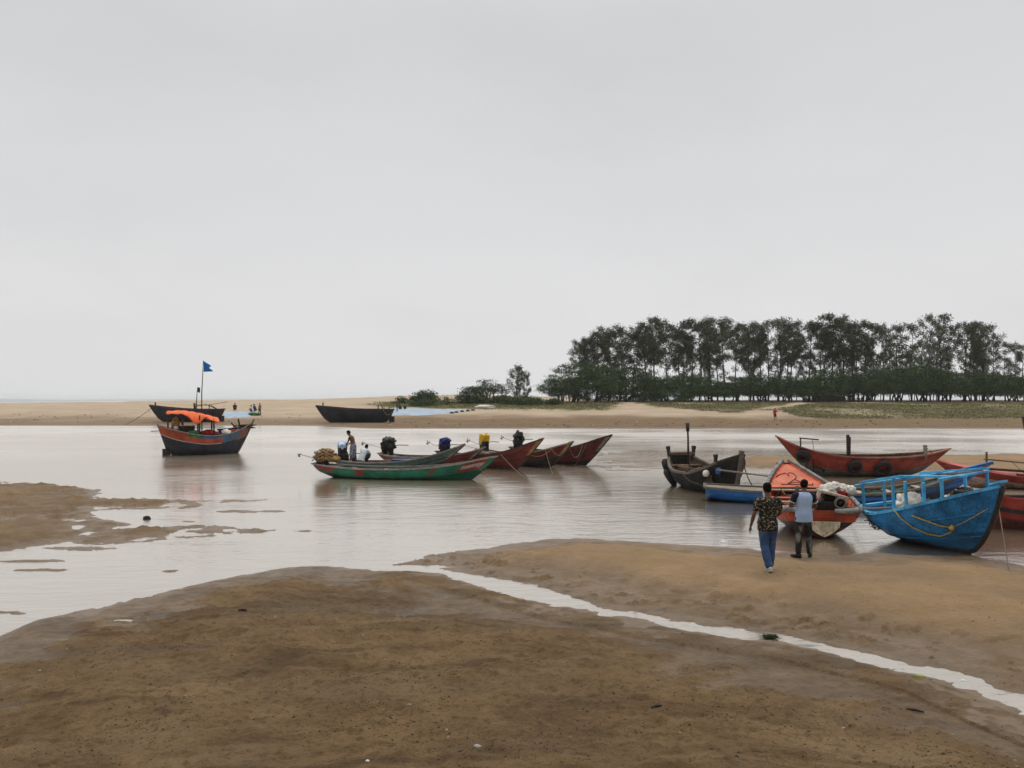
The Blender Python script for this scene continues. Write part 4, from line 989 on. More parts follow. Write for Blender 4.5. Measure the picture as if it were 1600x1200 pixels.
HO.floorboards(ob, orange_in)
fd = HO.deck(ob, orange_in, .60, .985, .07, .02)
def dp(x, y, e=.012):
    t = (x + L / 2) / L; return Vector((x, y, HO.sheer(t) - .07 + .02 * (1 - min(1, (y / max(HO.beam(t), .1)) ** 2)) + e))
mb = MB(); xm = L * .20
mb.tube([dp(xm - .35, -.42 + .84 * i / 8) for i in range(9)], .018, 5); mb.tube([dp(xm - .35, -.42), dp(xm - .2, -.46)], .018, 5); mb.tube([dp(xm - .35, .42), dp(xm - .28, .45)], .018, 5)
mb.tube([dp(xm - .28, .26), dp(xm - .05, .1), dp(xm + .12, -.02), dp(xm + .32, -.1), dp(xm + .55, -.06), dp(xm + .62, .04), dp(xm + .52, .13), dp(xm + .35, .12)], .018, 5)
mb.tube([dp(xm + .1, .0), dp(xm - .08, -.12), dp(xm - .22, -.27)], .018, 5); mb.tube([dp(xm - .26, .24), dp(xm - .14, .0), dp(xm - .22, -.26)], .014, 5); mb.tube([dp(xm + .3, .5), dp(xm + .5, .36), dp(xm + .58, .16)], .022, 5)
mb.build('painted_emblem', P('dark red emblem paint', (.14, .02, .016), amt=.2, plank=False), fd)
for i, (t, u) in enumerate(((.585, .9), (.47, .84), (.38, .84), (.28, .84), (.17, .84))):
    HO.thwart(ob, M['wood_pale'] if i in (0, 2, 3) else orange_in, t, u, .2)
mb = MB()
for y in (-.45, .5): mb.bar((-L / 2 + .15, y, .56), (-.2, y, .62), .16, .05)
mb.build('side_board', orange_in, ob)
mb = MB(); mb.bar(HO.pt(.99, .9, 1) + Vector((0, .22, .06)), HO.pt(.99, .9, -1) + Vector((0, -.22, .06)), .16, .07, bev=.01); mb.build('bow_beam', M['wood_dark'], ob)
mb = MB(); v = [(-.40, .40), (.40, .40), (.37, .26), (.2, .1), (0, .0), (-.2, .1), (-.37, .26)]
x0_ = -L / 2 - .05; mb.loft([[Vector((x0_, y, z + .06)) for y, z in v], [Vector((x0_ - .05, y * .96, z * .96 + .07)) for y, z in v]], 0, True, True, False)
mb.build('transom_plate', P('rust stained white paint', (.5, .45, .33), wear=(.3, .1, .03), amt=.6, plank=False, streak=.7), ob)
e = engine(ob, -L / 2 + .42, .6, None, shaft=0, seed=3, tiller=False, y=-.22)
mb = MB(); Mx = Matrix.Translation((-L / 2 + .12, -.42, .92)) @ Matrix.Rotation(-PI / 2, 4, 'Y')
mb.lathe([(.14, 0), (.155, .02), (.155, .07), (.14, .09), (.1, .09), (.1, .03), (.14, .0)], 20, 0, Mx, False); mb.build('flywheel_rim', M['rust_grey'], e)
mb = MB(); mb.lathe([(.0, .02), (.125, .02), (.125, .05), (.05, .06), (.05, .1), (0, .1)], 20, 0, Mx); mb.build('flywheel', M['iron'], e)
mb = MB(); mb.box((-L / 2 + .4, -.3, 1.12), (.55, .7, .06), 0, Matrix.Rotation(.25, 3, 'X'), .015); mb.build('engine_lid', M['wood_pale'], e)
mb = MB(); mb.box((-L / 2 + .25, -.1, .72), (.3, .5, .45), 0, None, .04); mb.bar((-L / 2 + .1, -.8, .68), (-L / 2 + .1, .8, .66), .08, .07); mb.bar((-L / 2 + .3, -.75, .66), (-L / 2 + .3, .75, .66), .08, .07); mb.build('engine_mount', M['iron'], e)
mb = MB(); mb.tube([(-L / 2 + .3, -.45, .78), (-L / 2 + .05, -1.1, .8), (-L / 2 - .1, -1.75, .86)], .03, 6); mb.build('tiller', M['wood_grey'], e)
cargo(ob, 'sack_bundle', 'white and red plastic sack bundle over the motor of the orange boat', 'bundle', (-L / 2 + .8, -.5, 1.05), [M['plastic_white'], M['cloth_red']], lambda m: (m.blob((0, 0, .12), (.27, .34, .17), .6, 2.6, 3, 4, 0, .6), m.blob((-.12, .25, .05), (.2, .25, .22), .5, 2.5, 5, 3), m.blob((-.26, -.08, .06), (.1, .14, .1), .4, 2.5, 8, 3, 1), m.blob((-.2, -.3, .12), (.16, .14, .14), .5, 2.5, 9, 3)))
cargo(ob, 'anchor', 'brown iron anchor lying under the foredeck of the orange boat', 'anchor', (.22, .1, .62), M['wood_brown'], lambda m: (m.tube([(0, -.5, .1), (.05, 0, .14), (0, .45, .1)], .05, 8), m.tube([(.05, 0, .1), (.0, 0, .42)], .06, 8), m.tube([(-.1, .3, .1), (.0, .45, .3), (.1, .55, .12)], .04, 6), m.blob((0, -.1, .1), (.25, .3, .12), .4, 2, 3)))
cargo(ob, 'rope_tangle', 'tangle of thin dark rope on the stern corner of the orange boat', 'rope', (-L / 2 - .02, -1.12, .58), M['rope_dark'], lambda m: [m.tube([Vector((rng.uniform(-.12, .12), rng.uniform(-.3, .15), rng.uniform(-.3, .15))) for _ in range(5)], .013, 5) for k in range(9)])

# --- far red boat lying on the flats with tyres
loc, rz, L = place((20.5, 36.2), (12.25, 36.0))
red_f = P('weathered red side paint', (.24, .032, .018), wear=(.1, .04, .028), amt=.3, mud=(.02, .25, (.10, .082, .058)), streak=.4); low_f = P('bare brown hull paint', (.115, .092, .068), wear=(.06, .05, .04), amt=.5, streak=.5); pink_in = P('faded pink deck paint', (.5, .25, .2), amt=.4, plank=False); dk_in = P('dark inside wood paint', (.06, .042, .03), amt=.5)
fr_ = thing('wooden_boat', 'large weathered red boat with tyres along its side, lying behind the others on the flats', 'boat', loc, rz)
HF = Hull(L, [(0, 1.24), (.12, 1.06), (.3, .92), (.55, .9), (.78, 1.12), (.9, 1.42), (1, 1.84)], [(0, .03), (.08, .3), (.22, .75), (.45, 1.0), (.7, .9), (.88, .5), (1, .03)], [(0, .1), (.15, -.1), (.5, -.2), (.85, -.1), (1, .15)], -L / 2 + 1.55, L / 2 - 1.6, ((0, 1.3), (.5, 2.2), (1, 1.3)))
HF.build(fr_, [low_f, red_f, dk_in], [(0, 1, .42, 1, 1)], floor=.5, strakes=(.5, .86), strake_slot=1)
HF.gunwale(fr_, P('pale red rail paint', (.3, .13, .09), amt=.5, plank=False), .12, .06, .04); HF.floorboards(fr_, M['wood_dark']); HF.deck(fr_, pink_in, .87, .99, .02, .05); HF.deck(fr_, M['wood_brown'], .01, .14, .04, .03, 'stern_deck')
for t in (.3, .45, .6, .75): HF.thwart(fr_, M['wood_dark'], t, .88)
for t, s_ in ((.185, 1), (.12, -1)): HF.post(fr_, M['wood_grey'], t, 1, s_, .28, .13)
mb = MB(); p = Vector((-L / 2 + 8.25 * .6, .2, .35)); p.x = 4.12 - 3.33 + .0; mb.bar((p.x, .2, .3), (p.x + .03, .2, 1.9), .12, .12, up=(1, 0, 0), bev=.02); mb.bar((p.x - .05, .2, 1.0), (p.x - .06, .2, 1.8), .06, .08, up=(1, 0, 0)); mb.build('mast_stump', M['wood_dark'], fr_)
mb = MB(); mb.tube([(2.95, 0, 1.2), (2.95, 0, 1.74)], .035, 6); mb.tube([(3.0, 0, 1.74), (2.1, 0, 1.66)], .035, 6); mb.tube([(2.4, 0, 1.68), (2.3, 0, .95)], .012, 5); mb.build('rack', M['wood_dark'], fr_)
hang_tyre('old tyre hanging at the pale bow of the weathered red boat', fr_, HF, .895, .72, 1, .24, .1)
hang_tyre('old tyre hanging midway between the mast stump and bow of the weathered red boat', fr_, HF, .615, .66, 1, .24, .09)
hang_tyre('old tyre hanging right of the mast stump, largest on the weathered red boat', fr_, HF, .44, .62, 1, .3, .1)
mb = MB(); a = Vector((2.9, .55, .2)); mb.tube([a, a + Vector((.05, .1, .75))], .04, 6); mb.tube([a + Vector((-.3, .1, -.1)), a + Vector((-.28, .05, .6))], .035, 6); mb.tube([a + Vector((-.28, .1, .3)), a + Vector((-.75, .3, .12))], .035, 6)
for k in range(3):
    an = 2 * PI * k / 3 + .4; d = Vector((.2 * math.cos(an), .0, .2 * math.sin(an))); c_ = a + Vector((-.62, .32, .2)); mb.loft([[c_ + d * .1 + Vector((0, -.02, 0)), c_ + d * .1 + Vector((0, .02, 0))], [c_ + d * .6 + Vector((-.06, -.03, 0)), c_ + d * .6 + Vector((.06, .03, 0))], [c_ + d + Vector((-.03, 0, 0)), c_ + d + Vector((.03, .02, 0))]], 0, False, False)
mb.build('propeller_gear', M['iron'], fr_)
rope('thin rope from the stern post of the weathered red boat down to the sand', world(fr_, HF.pt(.185, 1.2, 1)), (gp(1478, 738)[0], gp(1478, 738)[1], .1), .05, 'rope_dark', .014)

# --- bright blue boat aground at the right, canopy frame on top
blue_m = P('sky blue hull paint', (.022, .20, .48), wear=(.045, .07, .085), amt=.52, rough=.38, mud=(-.02, .16, (.07, .045, .03)), streak=.75, var=.4, scale=4, plank=False); blue_l = P('lower blue hull paint', (.016, .13, .28), wear=(.12, .09, .07), amt=.5, rough=.4, mud=(.12, .3, (.06, .04, .03)), scale=3, streak=.6, plank=False)
blue_f = P('light blue frame paint', (.08, .42, .74), wear=(.1, .12, .13), amt=.3, plank=False, rough=.45); grey_in = P('grey inside paint', (.3, .3, .29), amt=.5, plank=False)
loc, rz, L = place((9.92, 20.5), (10.82, 16.97))
bb = thing('wooden_boat', 'bright blue wooden boat with canopy frame, aground nearest at the right', 'boat', (loc[0], loc[1], -.02), rz, rx=R(4))
HB = Hull(L, [(0, .84), (.15, .78), (.4, .96), (.65, 1.24), (.85, 1.5), (1, 1.7)], [(0, .72), (.05, .88), (.2, 1.06), (.45, 1.08), (.7, .82), (.88, .4), (1, .03)], [(0, .18), (.15, -.02), (.5, -.06), (.85, -.04), (1, .0)], -L / 2 + .4, L / 2 - 1.15, ((0, 1.9), (.5, 2.1), (1, 1.6)), .5)
HB.build(bb, [blue_l, blue_m, grey_in], [(0, 1, .38, 1, 1)], transom=True, floor=.5, strakes=(.30, .66), strake_slot=1, ns=56, nu=22)
HB.gunwale(bb, blue_f, .11, .07, .04, transom=True); HB.floorboards(bb, grey_in); HB.deck(bb, M['wood_grey'], .84, .985, .12, .02)
mb = MB(); mb.tube([HB.pt(1, u / 12, 1) + Vector((.02, 0, 0)) for u in range(13)], .055, 8); mb.build('stem', M['wood_dark'], bb)
mb = MB(); mb.box(HB.pt(1, 1, 1) + Vector((-.1, 0, .06)), (.3, .22, .05), 0, Matrix.Rotation(-.3, 3, 'Y'), .01); mb.build('bow_plate', blue_f, bb)
def post_(t, side, ztop, w_=.06, y=None, u=.98):
    p = HB.pt(t, u, side, -.07); 
    if y is not None: p.y = y
    mb = MB(); mb.bar(p, (p.x, p.y, ztop), w_, w_, up=(1, 0, 0), bev=.008); mb.build('frame_post', blue_f, bb); return Vector((p.x, p.y, ztop))
n1 = post_(.07, -1, 1.42); n2 = post_(.07, -1, 1.46, y=-.25, u=.7); n3 = post_(.42, -1, 1.68); n4 = post_(.36, -1, 1.6, y=-.45, u=.8)
f1 = post_(.1, 1, 1.5); f2 = post_(.45, 1, 1.72); n5 = post_(.64, -1, 1.72); n6 = post_(.74, -1, 1.82); f3 = post_(.7, 1, 1.85)
def beam_(a, b, ext=.1, w_=.07, h_=.05, nm='frame_rail'):
    a = Vector(a); b = Vector(b); d = (b - a).normalized(); mb = MB(); mb.bar(a - d * ext, b + d * ext, w_, h_, bev=.008); mb.build(nm, blue_f, bb)
beam_(n1 + Vector((0, 0, .03)), f1 + Vector((0, 0, .03)), .22); beam_(n3 + Vector((0, 0, .035)), f2 + Vector((0, 0, .035)), .12)
beam_(f1 + Vector((0, .02, .1)), f3 + Vector((.1, -.15, .09)), .12); beam_(n1 + Vector((0, .04, .1)), n3 + Vector((0, .04, .1)), .14); beam_(n3 + Vector((.0, .25, .1)), Vector((n6.x + .1, -.12, 1.83)), .05); beam_(n6, f3, .08)
beam_(Vector((n1.x, -.05, 1.5)), Vector((f2.x, .25, 1.78)), .1, .07, .05)
mb = MB()
for y, z in ((.35, 1.62), (.55, 1.6)): mb.bar((-1.5, y, z - .08), (.75, y - .1, z + .27), .13, .03)
mb.build('roof_board', M['wood_grey'], bb)
engine(bb, .55, .95, None, shaft=1.5, seed=4, tiller=False, y=.15, shaft_up=-.1)
cargo(bb, 'sack', 'white plastic bundle on the stern of the bright blue boat', 'bundle', (-L / 2 + .55, .28, .55), M['plastic_white'], lambda m: (m.blob((0, 0, .24), (.32, .38, .36), .35, 1.8, 3, 4, 0, .75), m.blob((.1, -.25, .12), (.2, .22, .2), .4, 2.2, 5, 3, 0, .7)))
cargo(bb, 'cloth', 'white cloth rag beside the motor in the bright blue boat', 'cloth', (.72, -.35, 1.12), M['plastic_white'], lambda m: (m.blob((0, 0, .08), (.22, .14, .1), .5, 2.2, 7, 3), m.blob((-.2, .05, .14), (.12, .1, .1), .5, 2.2, 9, 3)))
cargo(bb, 'tarpaulin', 'dark net heaped behind the motor in the bright blue boat', 'net', (.35, .5, .98), M['rope_dark'], lambda m: m.blob((0, 0, .15), (.45, .3, .28), .4, 2.2, 17, 3, 0, .6))
mb = MB(); h = lambda t, u, o_=.03: world(bb, HB.pt(t, u, -1) + HB.nrm(t, u, -1) * o_)
A = [h(.46, 1.0, .06), h(.50, .8), h(.56, .58), h(.64, .42), h(.72, .36), h(.79, .42), h(.80, .5)]
mb.tube(A, .016, 6); mb.tube([h(.58, .82), h(.66, .68), h(.74, .55), h(.80, .5)], .016, 6); mb.tube([h(.8, .5), h(.86, .56), h(.92, .64), h(.97, .72)], .008, 5); mb.blob(h(.8, .5, .04), (.06, .05, .07), .3, 2, 2, 2)
tag(mb.build('mooring_rope', M['rope_yellow']), 'yellow rope looped along the side of the bright blue boat', 'rope')
g0 = gp(1575, 882, .06); g1_ = gp(1586, 902, .1); g2_ = gp(1602, 914, .14)
mb = MB(); a = world(bb, HB.pt(.97, .8, 1)); mb.tube([a, a.lerp(Vector((g0[0], g0[1], .08)), .5) + Vector((0, 0, -.04)), (g0[0], g0[1], Hs(*g0) + .015), (g1_[0] - .06, g1_[1], Hs(*g1_) + .02), (g1_[0] + .02, g1_[1] - .15, Hs(*g1_) + .02), (g2_[0], g2_[1], Hs(*g2_) + .02), (g2_[0] + .8, g2_[1] - .3, Hs(g2_[0] + .8, g2_[1] - .3) + .02)], .011, 6)
tag(mb.build('anchor_rope', M['rope']), 'thin yellow rope dropping from the blue bow to the sand at the right edge', 'rope')

# --- red boats at the right edge
pale_h = P('pale pinkish hull paint', (.36, .25, .22), amt=.5, mud=MUD); pinkred = P('bright red deck paint', (.5, .1, .085), amt=.35, plank=False); 
loc, rz, L = place((23.2, 28.4), (17.05, 31.2))
e1 = thing('wooden_boat', 'red decked boat with T shaped rack on the sandbank behind the bright blue boat', 'boat', (loc[0], loc[1], .1), rz)
H = Hull(L, [(0, .7), (.3, .45), (.6, .5), (.85, .75), (1, .95)], [(0, .5), (.3, .8), (.6, .75), (.85, .4), (1, .04)], [(0, 0), (.5, -.15), (1, -.05)], -L / 2 + .2, L / 2 - 1.3)
H.build(e1, [pale_h, red1, inred], [(0, 1, .6, 1, 1)], transom=True); H.gunwale(e1, red1, .1, .06, .03, transom=True); H.floorboards(e1, M['wood_grey']); H.deck(e1, pinkred, .6, .99, .0, .1)
mb = MB(); mb.bar((1.6, 0, .4), (1.6, 0, 1.38), .07, .07, up=(1, 0, 0)); mb.bar((1.7, 0, 1.1), (.05, .5, 1.0), .06, .05); mb.tube([(.8, .26, 1.05), (.3, .3, .5)], .01, 5); mb.build('rack', M['wood_brown'], e1)
for t in (.25, .45): H.thwart(e1, M['wood_grey'], t, .9)
cargo(e1, 'pole', 'long dark pole lying along the red decked boat at the right edge', 'pole', (0, .1, .62), M['wood_dark'], lambda m: m.tube([(1.6, .2, .12), (-2.9, .55, -.02)], .05, 6))
loc, rz, L = place((20.6, 21.9), (12.5, 21.3))
e2 = thing('wooden_boat', 'red boat with black stripe cut off by the right edge of the view', 'boat', loc, rz)
H = Hull(L, [(0, .8), (.3, .72), (.6, .74), (.85, .86), (1, 1.05)], [(0, .5), (.3, .85), (.6, .85), (.85, .5), (1, .04)], [(0, 0), (.2, -.2), (.8, -.2), (1, -.05)], -L / 2 + .2, L / 2 - .7)
red_e = P('bright red side paint', (.27, .028, .018), wear=(.1, .035, .025), amt=.35)
H.build(e2, [dred, red_e, blk, inred], [(0, 1, .72, 1, 1), (0, 1, .56, .72, 2), (0, 1, .42, .56, 1)], transom=True, strakes=(.56, .72), strake_slot=1, floor=.5)
H.gunwale(e2, red_e, .11, .06, .03, transom=True); H.floorboards(e2, M['wood_grey'])
for t in (.3, .45, .6): H.thwart(e2, M['wood_pale'], t, .95, .26)
for k, z_ in enumerate((.86, .96)):
    cargo(e2, 'plank', ('grey plank' if k == 0 else 'dark plank') + ' lying lengthwise in the red boat at the right edge', 'plank', (.6, -.28 - .16 * k, z_ - .12), M['fender'] if k == 0 else M['wood_dark'], lambda m: m.box((0, 0, 0), (5.2, .16, .06), 0, None, .012))
cargo(e2, 'sack', 'white sack on the thwart of the red boat at the right edge', 'sack', (.1, .25, .74), M['plastic_white'], lambda m: m.blob((0, 0, .08), (.55, .25, .13), .3, 2, 4, 3, 0, .6))
# dark boat end at the far right bank
loc, rz, L = place(pxp(1660, 92), pxp(1597, 92))
e3 = thing('wooden_boat', 'dark boat end at the far bank, cut off by the right edge of the view', 'boat', (loc[0], loc[1], .05), rz)
H = Hull(L, [(0, 1.2), (.5, 1.0), (1, 1.3)], [(0, .4), (.4, .9), (.9, .5), (1, .1)], [(0, 0), (.5, -.1), (1, 0)], -L / 2 + .2, L / 2 - .2)
H.build(e3, [dark1, inbrown], [], transom=True); H.gunwale(e3, M['wood_dark'], .12, .08, .04, transom=True); H.floorboards(e3, M['wood_dark'])

# ------------------------------------------------------------------ people
V = Vector
def ring(c, ax, ay, rx, ry, n=16, pw=1.0):
    out = []
    for k in range(n):
        a = 2 * PI * k / n; ca, sa = math.cos(a), math.sin(a)
        out.append(c + ax * (rx * math.copysign(abs(ca) ** pw, ca)) + ay * (ry * math.copysign(abs(sa) ** pw, sa)))
    return out
def limb(mb, pts, n=12):
    """tapered limb through (point, radius) joints, rounded ends"""
    P_ = [V(p) for p, r in pts]; Rr = [r for p, r in pts]
    d0 = (P_[1] - P_[0]).normalized(); d1 = (P_[-1] - P_[-2]).normalized()
    full = [(P_[0] - d0 * Rr[0] * .75, Rr[0] * .35), (P_[0] - d0 * Rr[0] * .4, Rr[0] * .8)]
    for i in range(len(P_)):
        full.append((P_[i], Rr[i]))
        if i < len(P_) - 1:
            for q in (.33, .67): full.append((P_[i].lerp(P_[i + 1], q), Rr[i] + (Rr[i + 1] - Rr[i]) * q))
    full += [(P_[-1] + d1 * Rr[-1] * .4, Rr[-1] * .8), (P_[-1] + d1 * Rr[-1] * .75, Rr[-1] * .35)]
    mb.tube([p for p, r in full], [r for p, r in full], n)
def torso(mb, J, inflate=0.0, z0=0.0, z1=1.0, hipw=1.0, belly=1.0, n=18):
    """lofted trunk from pelvis (0) to neck base (1) along the spine"""
    pel, che, nek = V(J['pelvis']), V(J['chest']), V(J['neck'])
    lat_h = (V(J['hipR']) - V(J['hipL'])).normalized(); lat_s = (V(J['shR']) - V(J['shL'])).normalized()
    prof = [(-.16, .10, .085), (-.08, .155, .115), (.05, .165, .12), (.22, .152, .108), (.38, .145, .10), (.55, .158, .108), (.72, .172, .115), (.85, .178, .108), (.94, .15, .085), (1.0, .085, .07), (1.05, .06, .06)]
    rings = []
    for f, rx, ry in prof:
        if f < z0 - 1e-6 or f > z1 + 1e-6: continue
        c = pel.lerp(che, f / .6) if f < .6 else che.lerp(nek, (f - .6) / .4)
        d = (che - pel).normalized() if f < .5 else (nek - che).normalized()
        lat = lat_h.lerp(lat_s, max(0, min(1, f))); lat = (lat - d * lat.dot(d)).normalized(); fw = d.cross(lat)
        rings.append(ring(c, lat, fw, rx * (hipw if f < .2 else 1) + inflate, ry * (belly if .1 < f < .7 else 1) + inflate, n, .88))
    mb.loft(rings, 0)
def remesh(o, vox, sm=2):
    r = o.modifiers.new('one surface', 'REMESH'); r.mode = 'VOXEL'; r.voxel_size = vox; r.use_smooth_shade = True
    if sm:
        s = o.modifiers.new('smooth', 'SMOOTH'); s.iterations = sm; s.factor = .5
def hand(mb, wr, el, palm_n, curl=.35, side=1, gs=1.0):
    """palm, four bent fingers of different lengths, thumb off the side of the palm"""
    d = (V(wr) - V(el)).normalized(); pn = V(palm_n); pn = (pn - d * pn.dot(d)).normalized(); lat = d.cross(pn) * side
    w = V(wr)
    rg = []
    for f, rx, ry in ((-.015, .022, .019), (.015, .028, .018), (.05, .037, .017), (.085, .038, .014), (.1, .034, .011)):
        rg.append(ring(w + d * f * gs, lat, pn, rx * gs, ry * gs, 12))
    mb.loft(rg)
    for i, (off, ln) in enumerate(((-.029, .066), (-.010, .078), (.010, .074), (.028, .058))):
        p = w + (d * .088 + lat * off) * gs; a = curl * (.7 + .15 * i); dd = d; pts = [(p, .0085 * gs)]
        for k, fr in enumerate((.42, .32, .26)):
            dd = (dd * math.cos(a) + pn * math.sin(a)); q = pts[-1][0] + dd * ln * fr * gs; pts.append((q, (.008 - .0009 * k) * gs))
            a_ = a; pnn = pn; 
        limb(mb, pts, 8)
    p = w + (d * .028 - lat * .027) * gs; t1 = p + (d * .028 - lat * .024 + pn * .008) * gs; t2 = t1 + (d * .027 - lat * .008 + pn * .012) * gs
    limb(mb, [(p, .0125 * gs), (t1, .0105 * gs), (t2, .0085 * gs)], 8)
def head(mb, c, up, fwd, s=1.0):
    up = V(up).normalized(); fwd = V(fwd); fwd = (fwd - up * fwd.dot(up)).normalized(); lat = fwd.cross(up); c = V(c)
    for z, f, rx, ry in ():
        pass
    prof = [(-.118, .045, .028, .022), (-.105, .038, .042, .04), (-.08, .022, .056, .062), (-.045, .008, .066, .078), (0, 0, .072, .09), (.045, -.006, .074, .094), (.08, -.010, .066, .084), (.102, -.012, .048, .062), (.115, -.012, .022, .03)]
    mb.loft([ring(c + up * z * s + fwd * f * s, lat, fwd, rx * s, ry * s, 16) for z, f, rx, ry in prof])
    n0 = c + fwd * .088 * s + up * .012 * s
    mb.loft([ring(n0 + up * .02 * s, lat, fwd, .008 * s, .01 * s, 8), ring(n0 - up * .005 * s + fwd * .006 * s, lat, fwd, .011 * s, .014 * s, 8), ring(n0 - up * .03 * s + fwd * .010 * s, lat, fwd, .017 * s, .018 * s, 8), ring(n0 - up * .038 * s, lat, fwd, .01 * s, .008 * s, 8)])
    for k in (-1, 1):
        e = c + lat * .074 * k * s - fwd * .008 * s
        mb.loft([ring(e + up * z * s, lat, fwd, .009 * s, ry * s, 8) for z, ry in ((-.032, .006), (-.02, .012), (0, .017), (.022, .018), (.032, .008))])
        mb.loft([ring(c + fwd * (.084) * s + up * .032 * s + lat * k * (.012 + .014 * q) * s, up, fwd, .007 * s, .009 * s, 8) for q in (0, 1, 2)])
    m = c + fwd * .078 * s - up * .062 * s
    mb.loft([ring(m + lat * x * s, up, fwd, r_ * s, .012 * s, 8) for x, r_ in ((-.024, .003), (-.012, .010), (0, .011), (.012, .010), (.024, .003))])
    return lat, fwd
def person(label, loc, rz, J, outfit, fine=True, group=None, s=1.0):
    """J: joints in metres, figure faces local +Y.  One continuous body mesh; hair and clothes are its children."""
    root = thing('person', label, 'person', loc, rz, group); root.scale = (s, s, s)
    vox = .009 if fine else .022
    b = MB(); torso(b, J)
    nk = V(J['neck']); hd = V(J['head']); up = J.get('hup', (hd - nk).normalized()); up = V(up).normalized()
    limb(b, [(nk - up * .03, .062), (nk + up * .03, .054), (hd - up * .06, .052)], 12)
    lat, fwd = head(b, hd, up, J['face'])
    for sd, k in (('L', -1), ('R', 1)):
        sh, el, wr = V(J['sh' + sd]), V(J['el' + sd]), V(J['wr' + sd])
        limb(b, [(sh, .056), (sh.lerp(el, .5), .047), (el, .038), (el.lerp(wr, .3), .039), (wr, .025)])
        hand(b, wr, el, J.get('palm' + sd, (-k, .3, 0)), .35, k, 1.0 if fine else 1.25)
        hp, kn, an = V(J['hip' + sd]), V(J['kn' + sd]), V(J['an' + sd]); ft = V(J.get('foot' + sd, (0, 1, 0))).normalized()
        limb(b, [(hp, .088), (hp.lerp(kn, .5), .074), (kn, .054), (kn.lerp(an, .3), .056), (an, .036)])
        flat = V((ft.x, ft.y, 0)).normalized() if J.get('flat' + sd, True) else ft
        heel = an - flat * .045 + V((0, 0, -.05)); 
        limb(b, [(an, .036), (heel, .032), (an + flat * .08 + V((0, 0, -.055)), .036), (an + ft * .175 + V((0, 0, -.062)), .027)])
    body = b.build('body', outfit.get('skin', M['skin']), root); remesh(body, vox)
    if fine:
        for k in (-1, 1):
            e = MB(); e.blob(hd + fwd * .083 + up * .014 + lat * .03 * k, (.011, .011, .009), 0, 1, 1, 2); e.build('eye', M['white'], body)
    # hair
    if outfit.get('hair', True):
        h = MB(); r_ = random.Random(len(label))
        rings = []
        for z, f, rx, ry in ((-.055, -.055, .05, .035), (-.03, -.05, .064, .052), (.0, -.035, .076, .068), (.04, -.02, .081, .088), (.075, -.008, .078, .096), (.1, -.008, .064, .082), (.118, -.01, .042, .055), (.128, -.012, .015, .02)):
            rr = ring(hd + up * z + fwd * f, lat, fwd, rx, ry, 18)
            rings.append([p + (p - hd).normalized() * r_.uniform(-.003, .005) for p in rr])
        h.loft(rings); h.build('hair', M['hair'], root)
    # shirt
    if 'shirt' in outfit:
        g = MB(); lo = outfit.get('shirt_lo', -.16)
        torso(g, J, .02 if fine else .025, lo, 1.0, outfit.get('hipw', 1.05))
        if lo <= -.1:
            pel = V(J['pelvis']); che = V(J['chest']); d = (che - pel).normalized(); latv = (V(J['hipR']) - V(J['hipL'])).normalized(); fw = d.cross(latv)
            g.loft([ring(pel + d * (f * .8), latv, fw, rx, ry, 18, .88) for f, rx, ry in ((-.17, .19, .145), (-.1, .19, .145), (.05, .185, .14))])
        sl = outfit.get('sleeve', .62); sep = outfit.get('sleeve_mat')
        for sd in ('L', 'R'):
            sh, el = V(J['sh' + sd]), V(J['el' + sd]); ce = V(J['chest']).lerp(V(J['neck']), .7)
            g2 = MB() if sep else g
            limb(g2, [(sh.lerp(ce, .25), .07), (sh, .075), (sh.lerp(el, .5), .068), (sh.lerp(el, sl), .066)])
            if sep:
                if outfit.get('cuff'):
                    cf = MB(); cf.tube([sh.lerp(el, sl - .02), sh.lerp(el, sl + .08)], [.074, .073], 14); 
                so_ = g2.build('sleeve', sep, root); remesh(so_, .012, 3)
                if outfit.get('cuff'): cf.build('cuff', outfit['cuff'], so_)
        o = g.build('shirt', outfit['shirt'], root); remesh(o, .012 if fine else .025, 3)
    if 'trousers' in outfit:
        g = MB(); end = outfit.get('leg_end', .97)
        torso(g, J, .016, -.16, .22, 1.02)
        for sd in ('L', 'R'):
            hp, kn, an = V(J['hip' + sd]), V(J['kn' + sd]), V(J['an' + sd]); rr_ = outfit.get('leg_r', (.1, .09, .073, .07, .062))
            pts = [(hp, rr_[0]), (hp.lerp(kn, .5), rr_[1]), (kn, rr_[2])]
            if end > .5: pts += [(kn.lerp(an, .45), rr_[3]), (kn.lerp(an, (end - .5) * 2), rr_[4])]
            else: pts = [(hp, rr_[0]), (hp.lerp(kn, end * 2 * .6), rr_[1]), (hp.lerp(kn, end * 2), rr_[1])]
            limb(g, pts, 14)
        o = g.build('trousers', outfit['trousers'], root); remesh(o, .012 if fine else .025, 3)
        if fine:
            t_ = o.modifiers.new('creases', 'DISPLACE'); tx = bpy.data.textures.new('cloth creases', 'CLOUDS'); tx.noise_scale = .09; t_.texture = tx; t_.strength = .022; t_.mid_level = .5
    if 'wrap' in outfit:
        g = MB(); pel = V(J['pelvis']); mid = (V(J['knL']) + V(J['knR'])) / 2; lw = (V(J['anL']) + V(J['anR'])) / 2
        latv = (V(J['hipR']) - V(J['hipL'])).normalized()
        rg = []
        for p, rx, ry in ((pel + V((0, 0, .1)), .165, .125), (pel, .185, .15), (pel.lerp(mid, .5), .19, .165), (mid, .18, .165), (mid.lerp(lw, .6), .19, .17)):
            rg.append(ring(p, latv, V((0, 1, 0)), rx, ry, 20))
        g.loft(rg); o = g.build('wrap', outfit['wrap'], root)
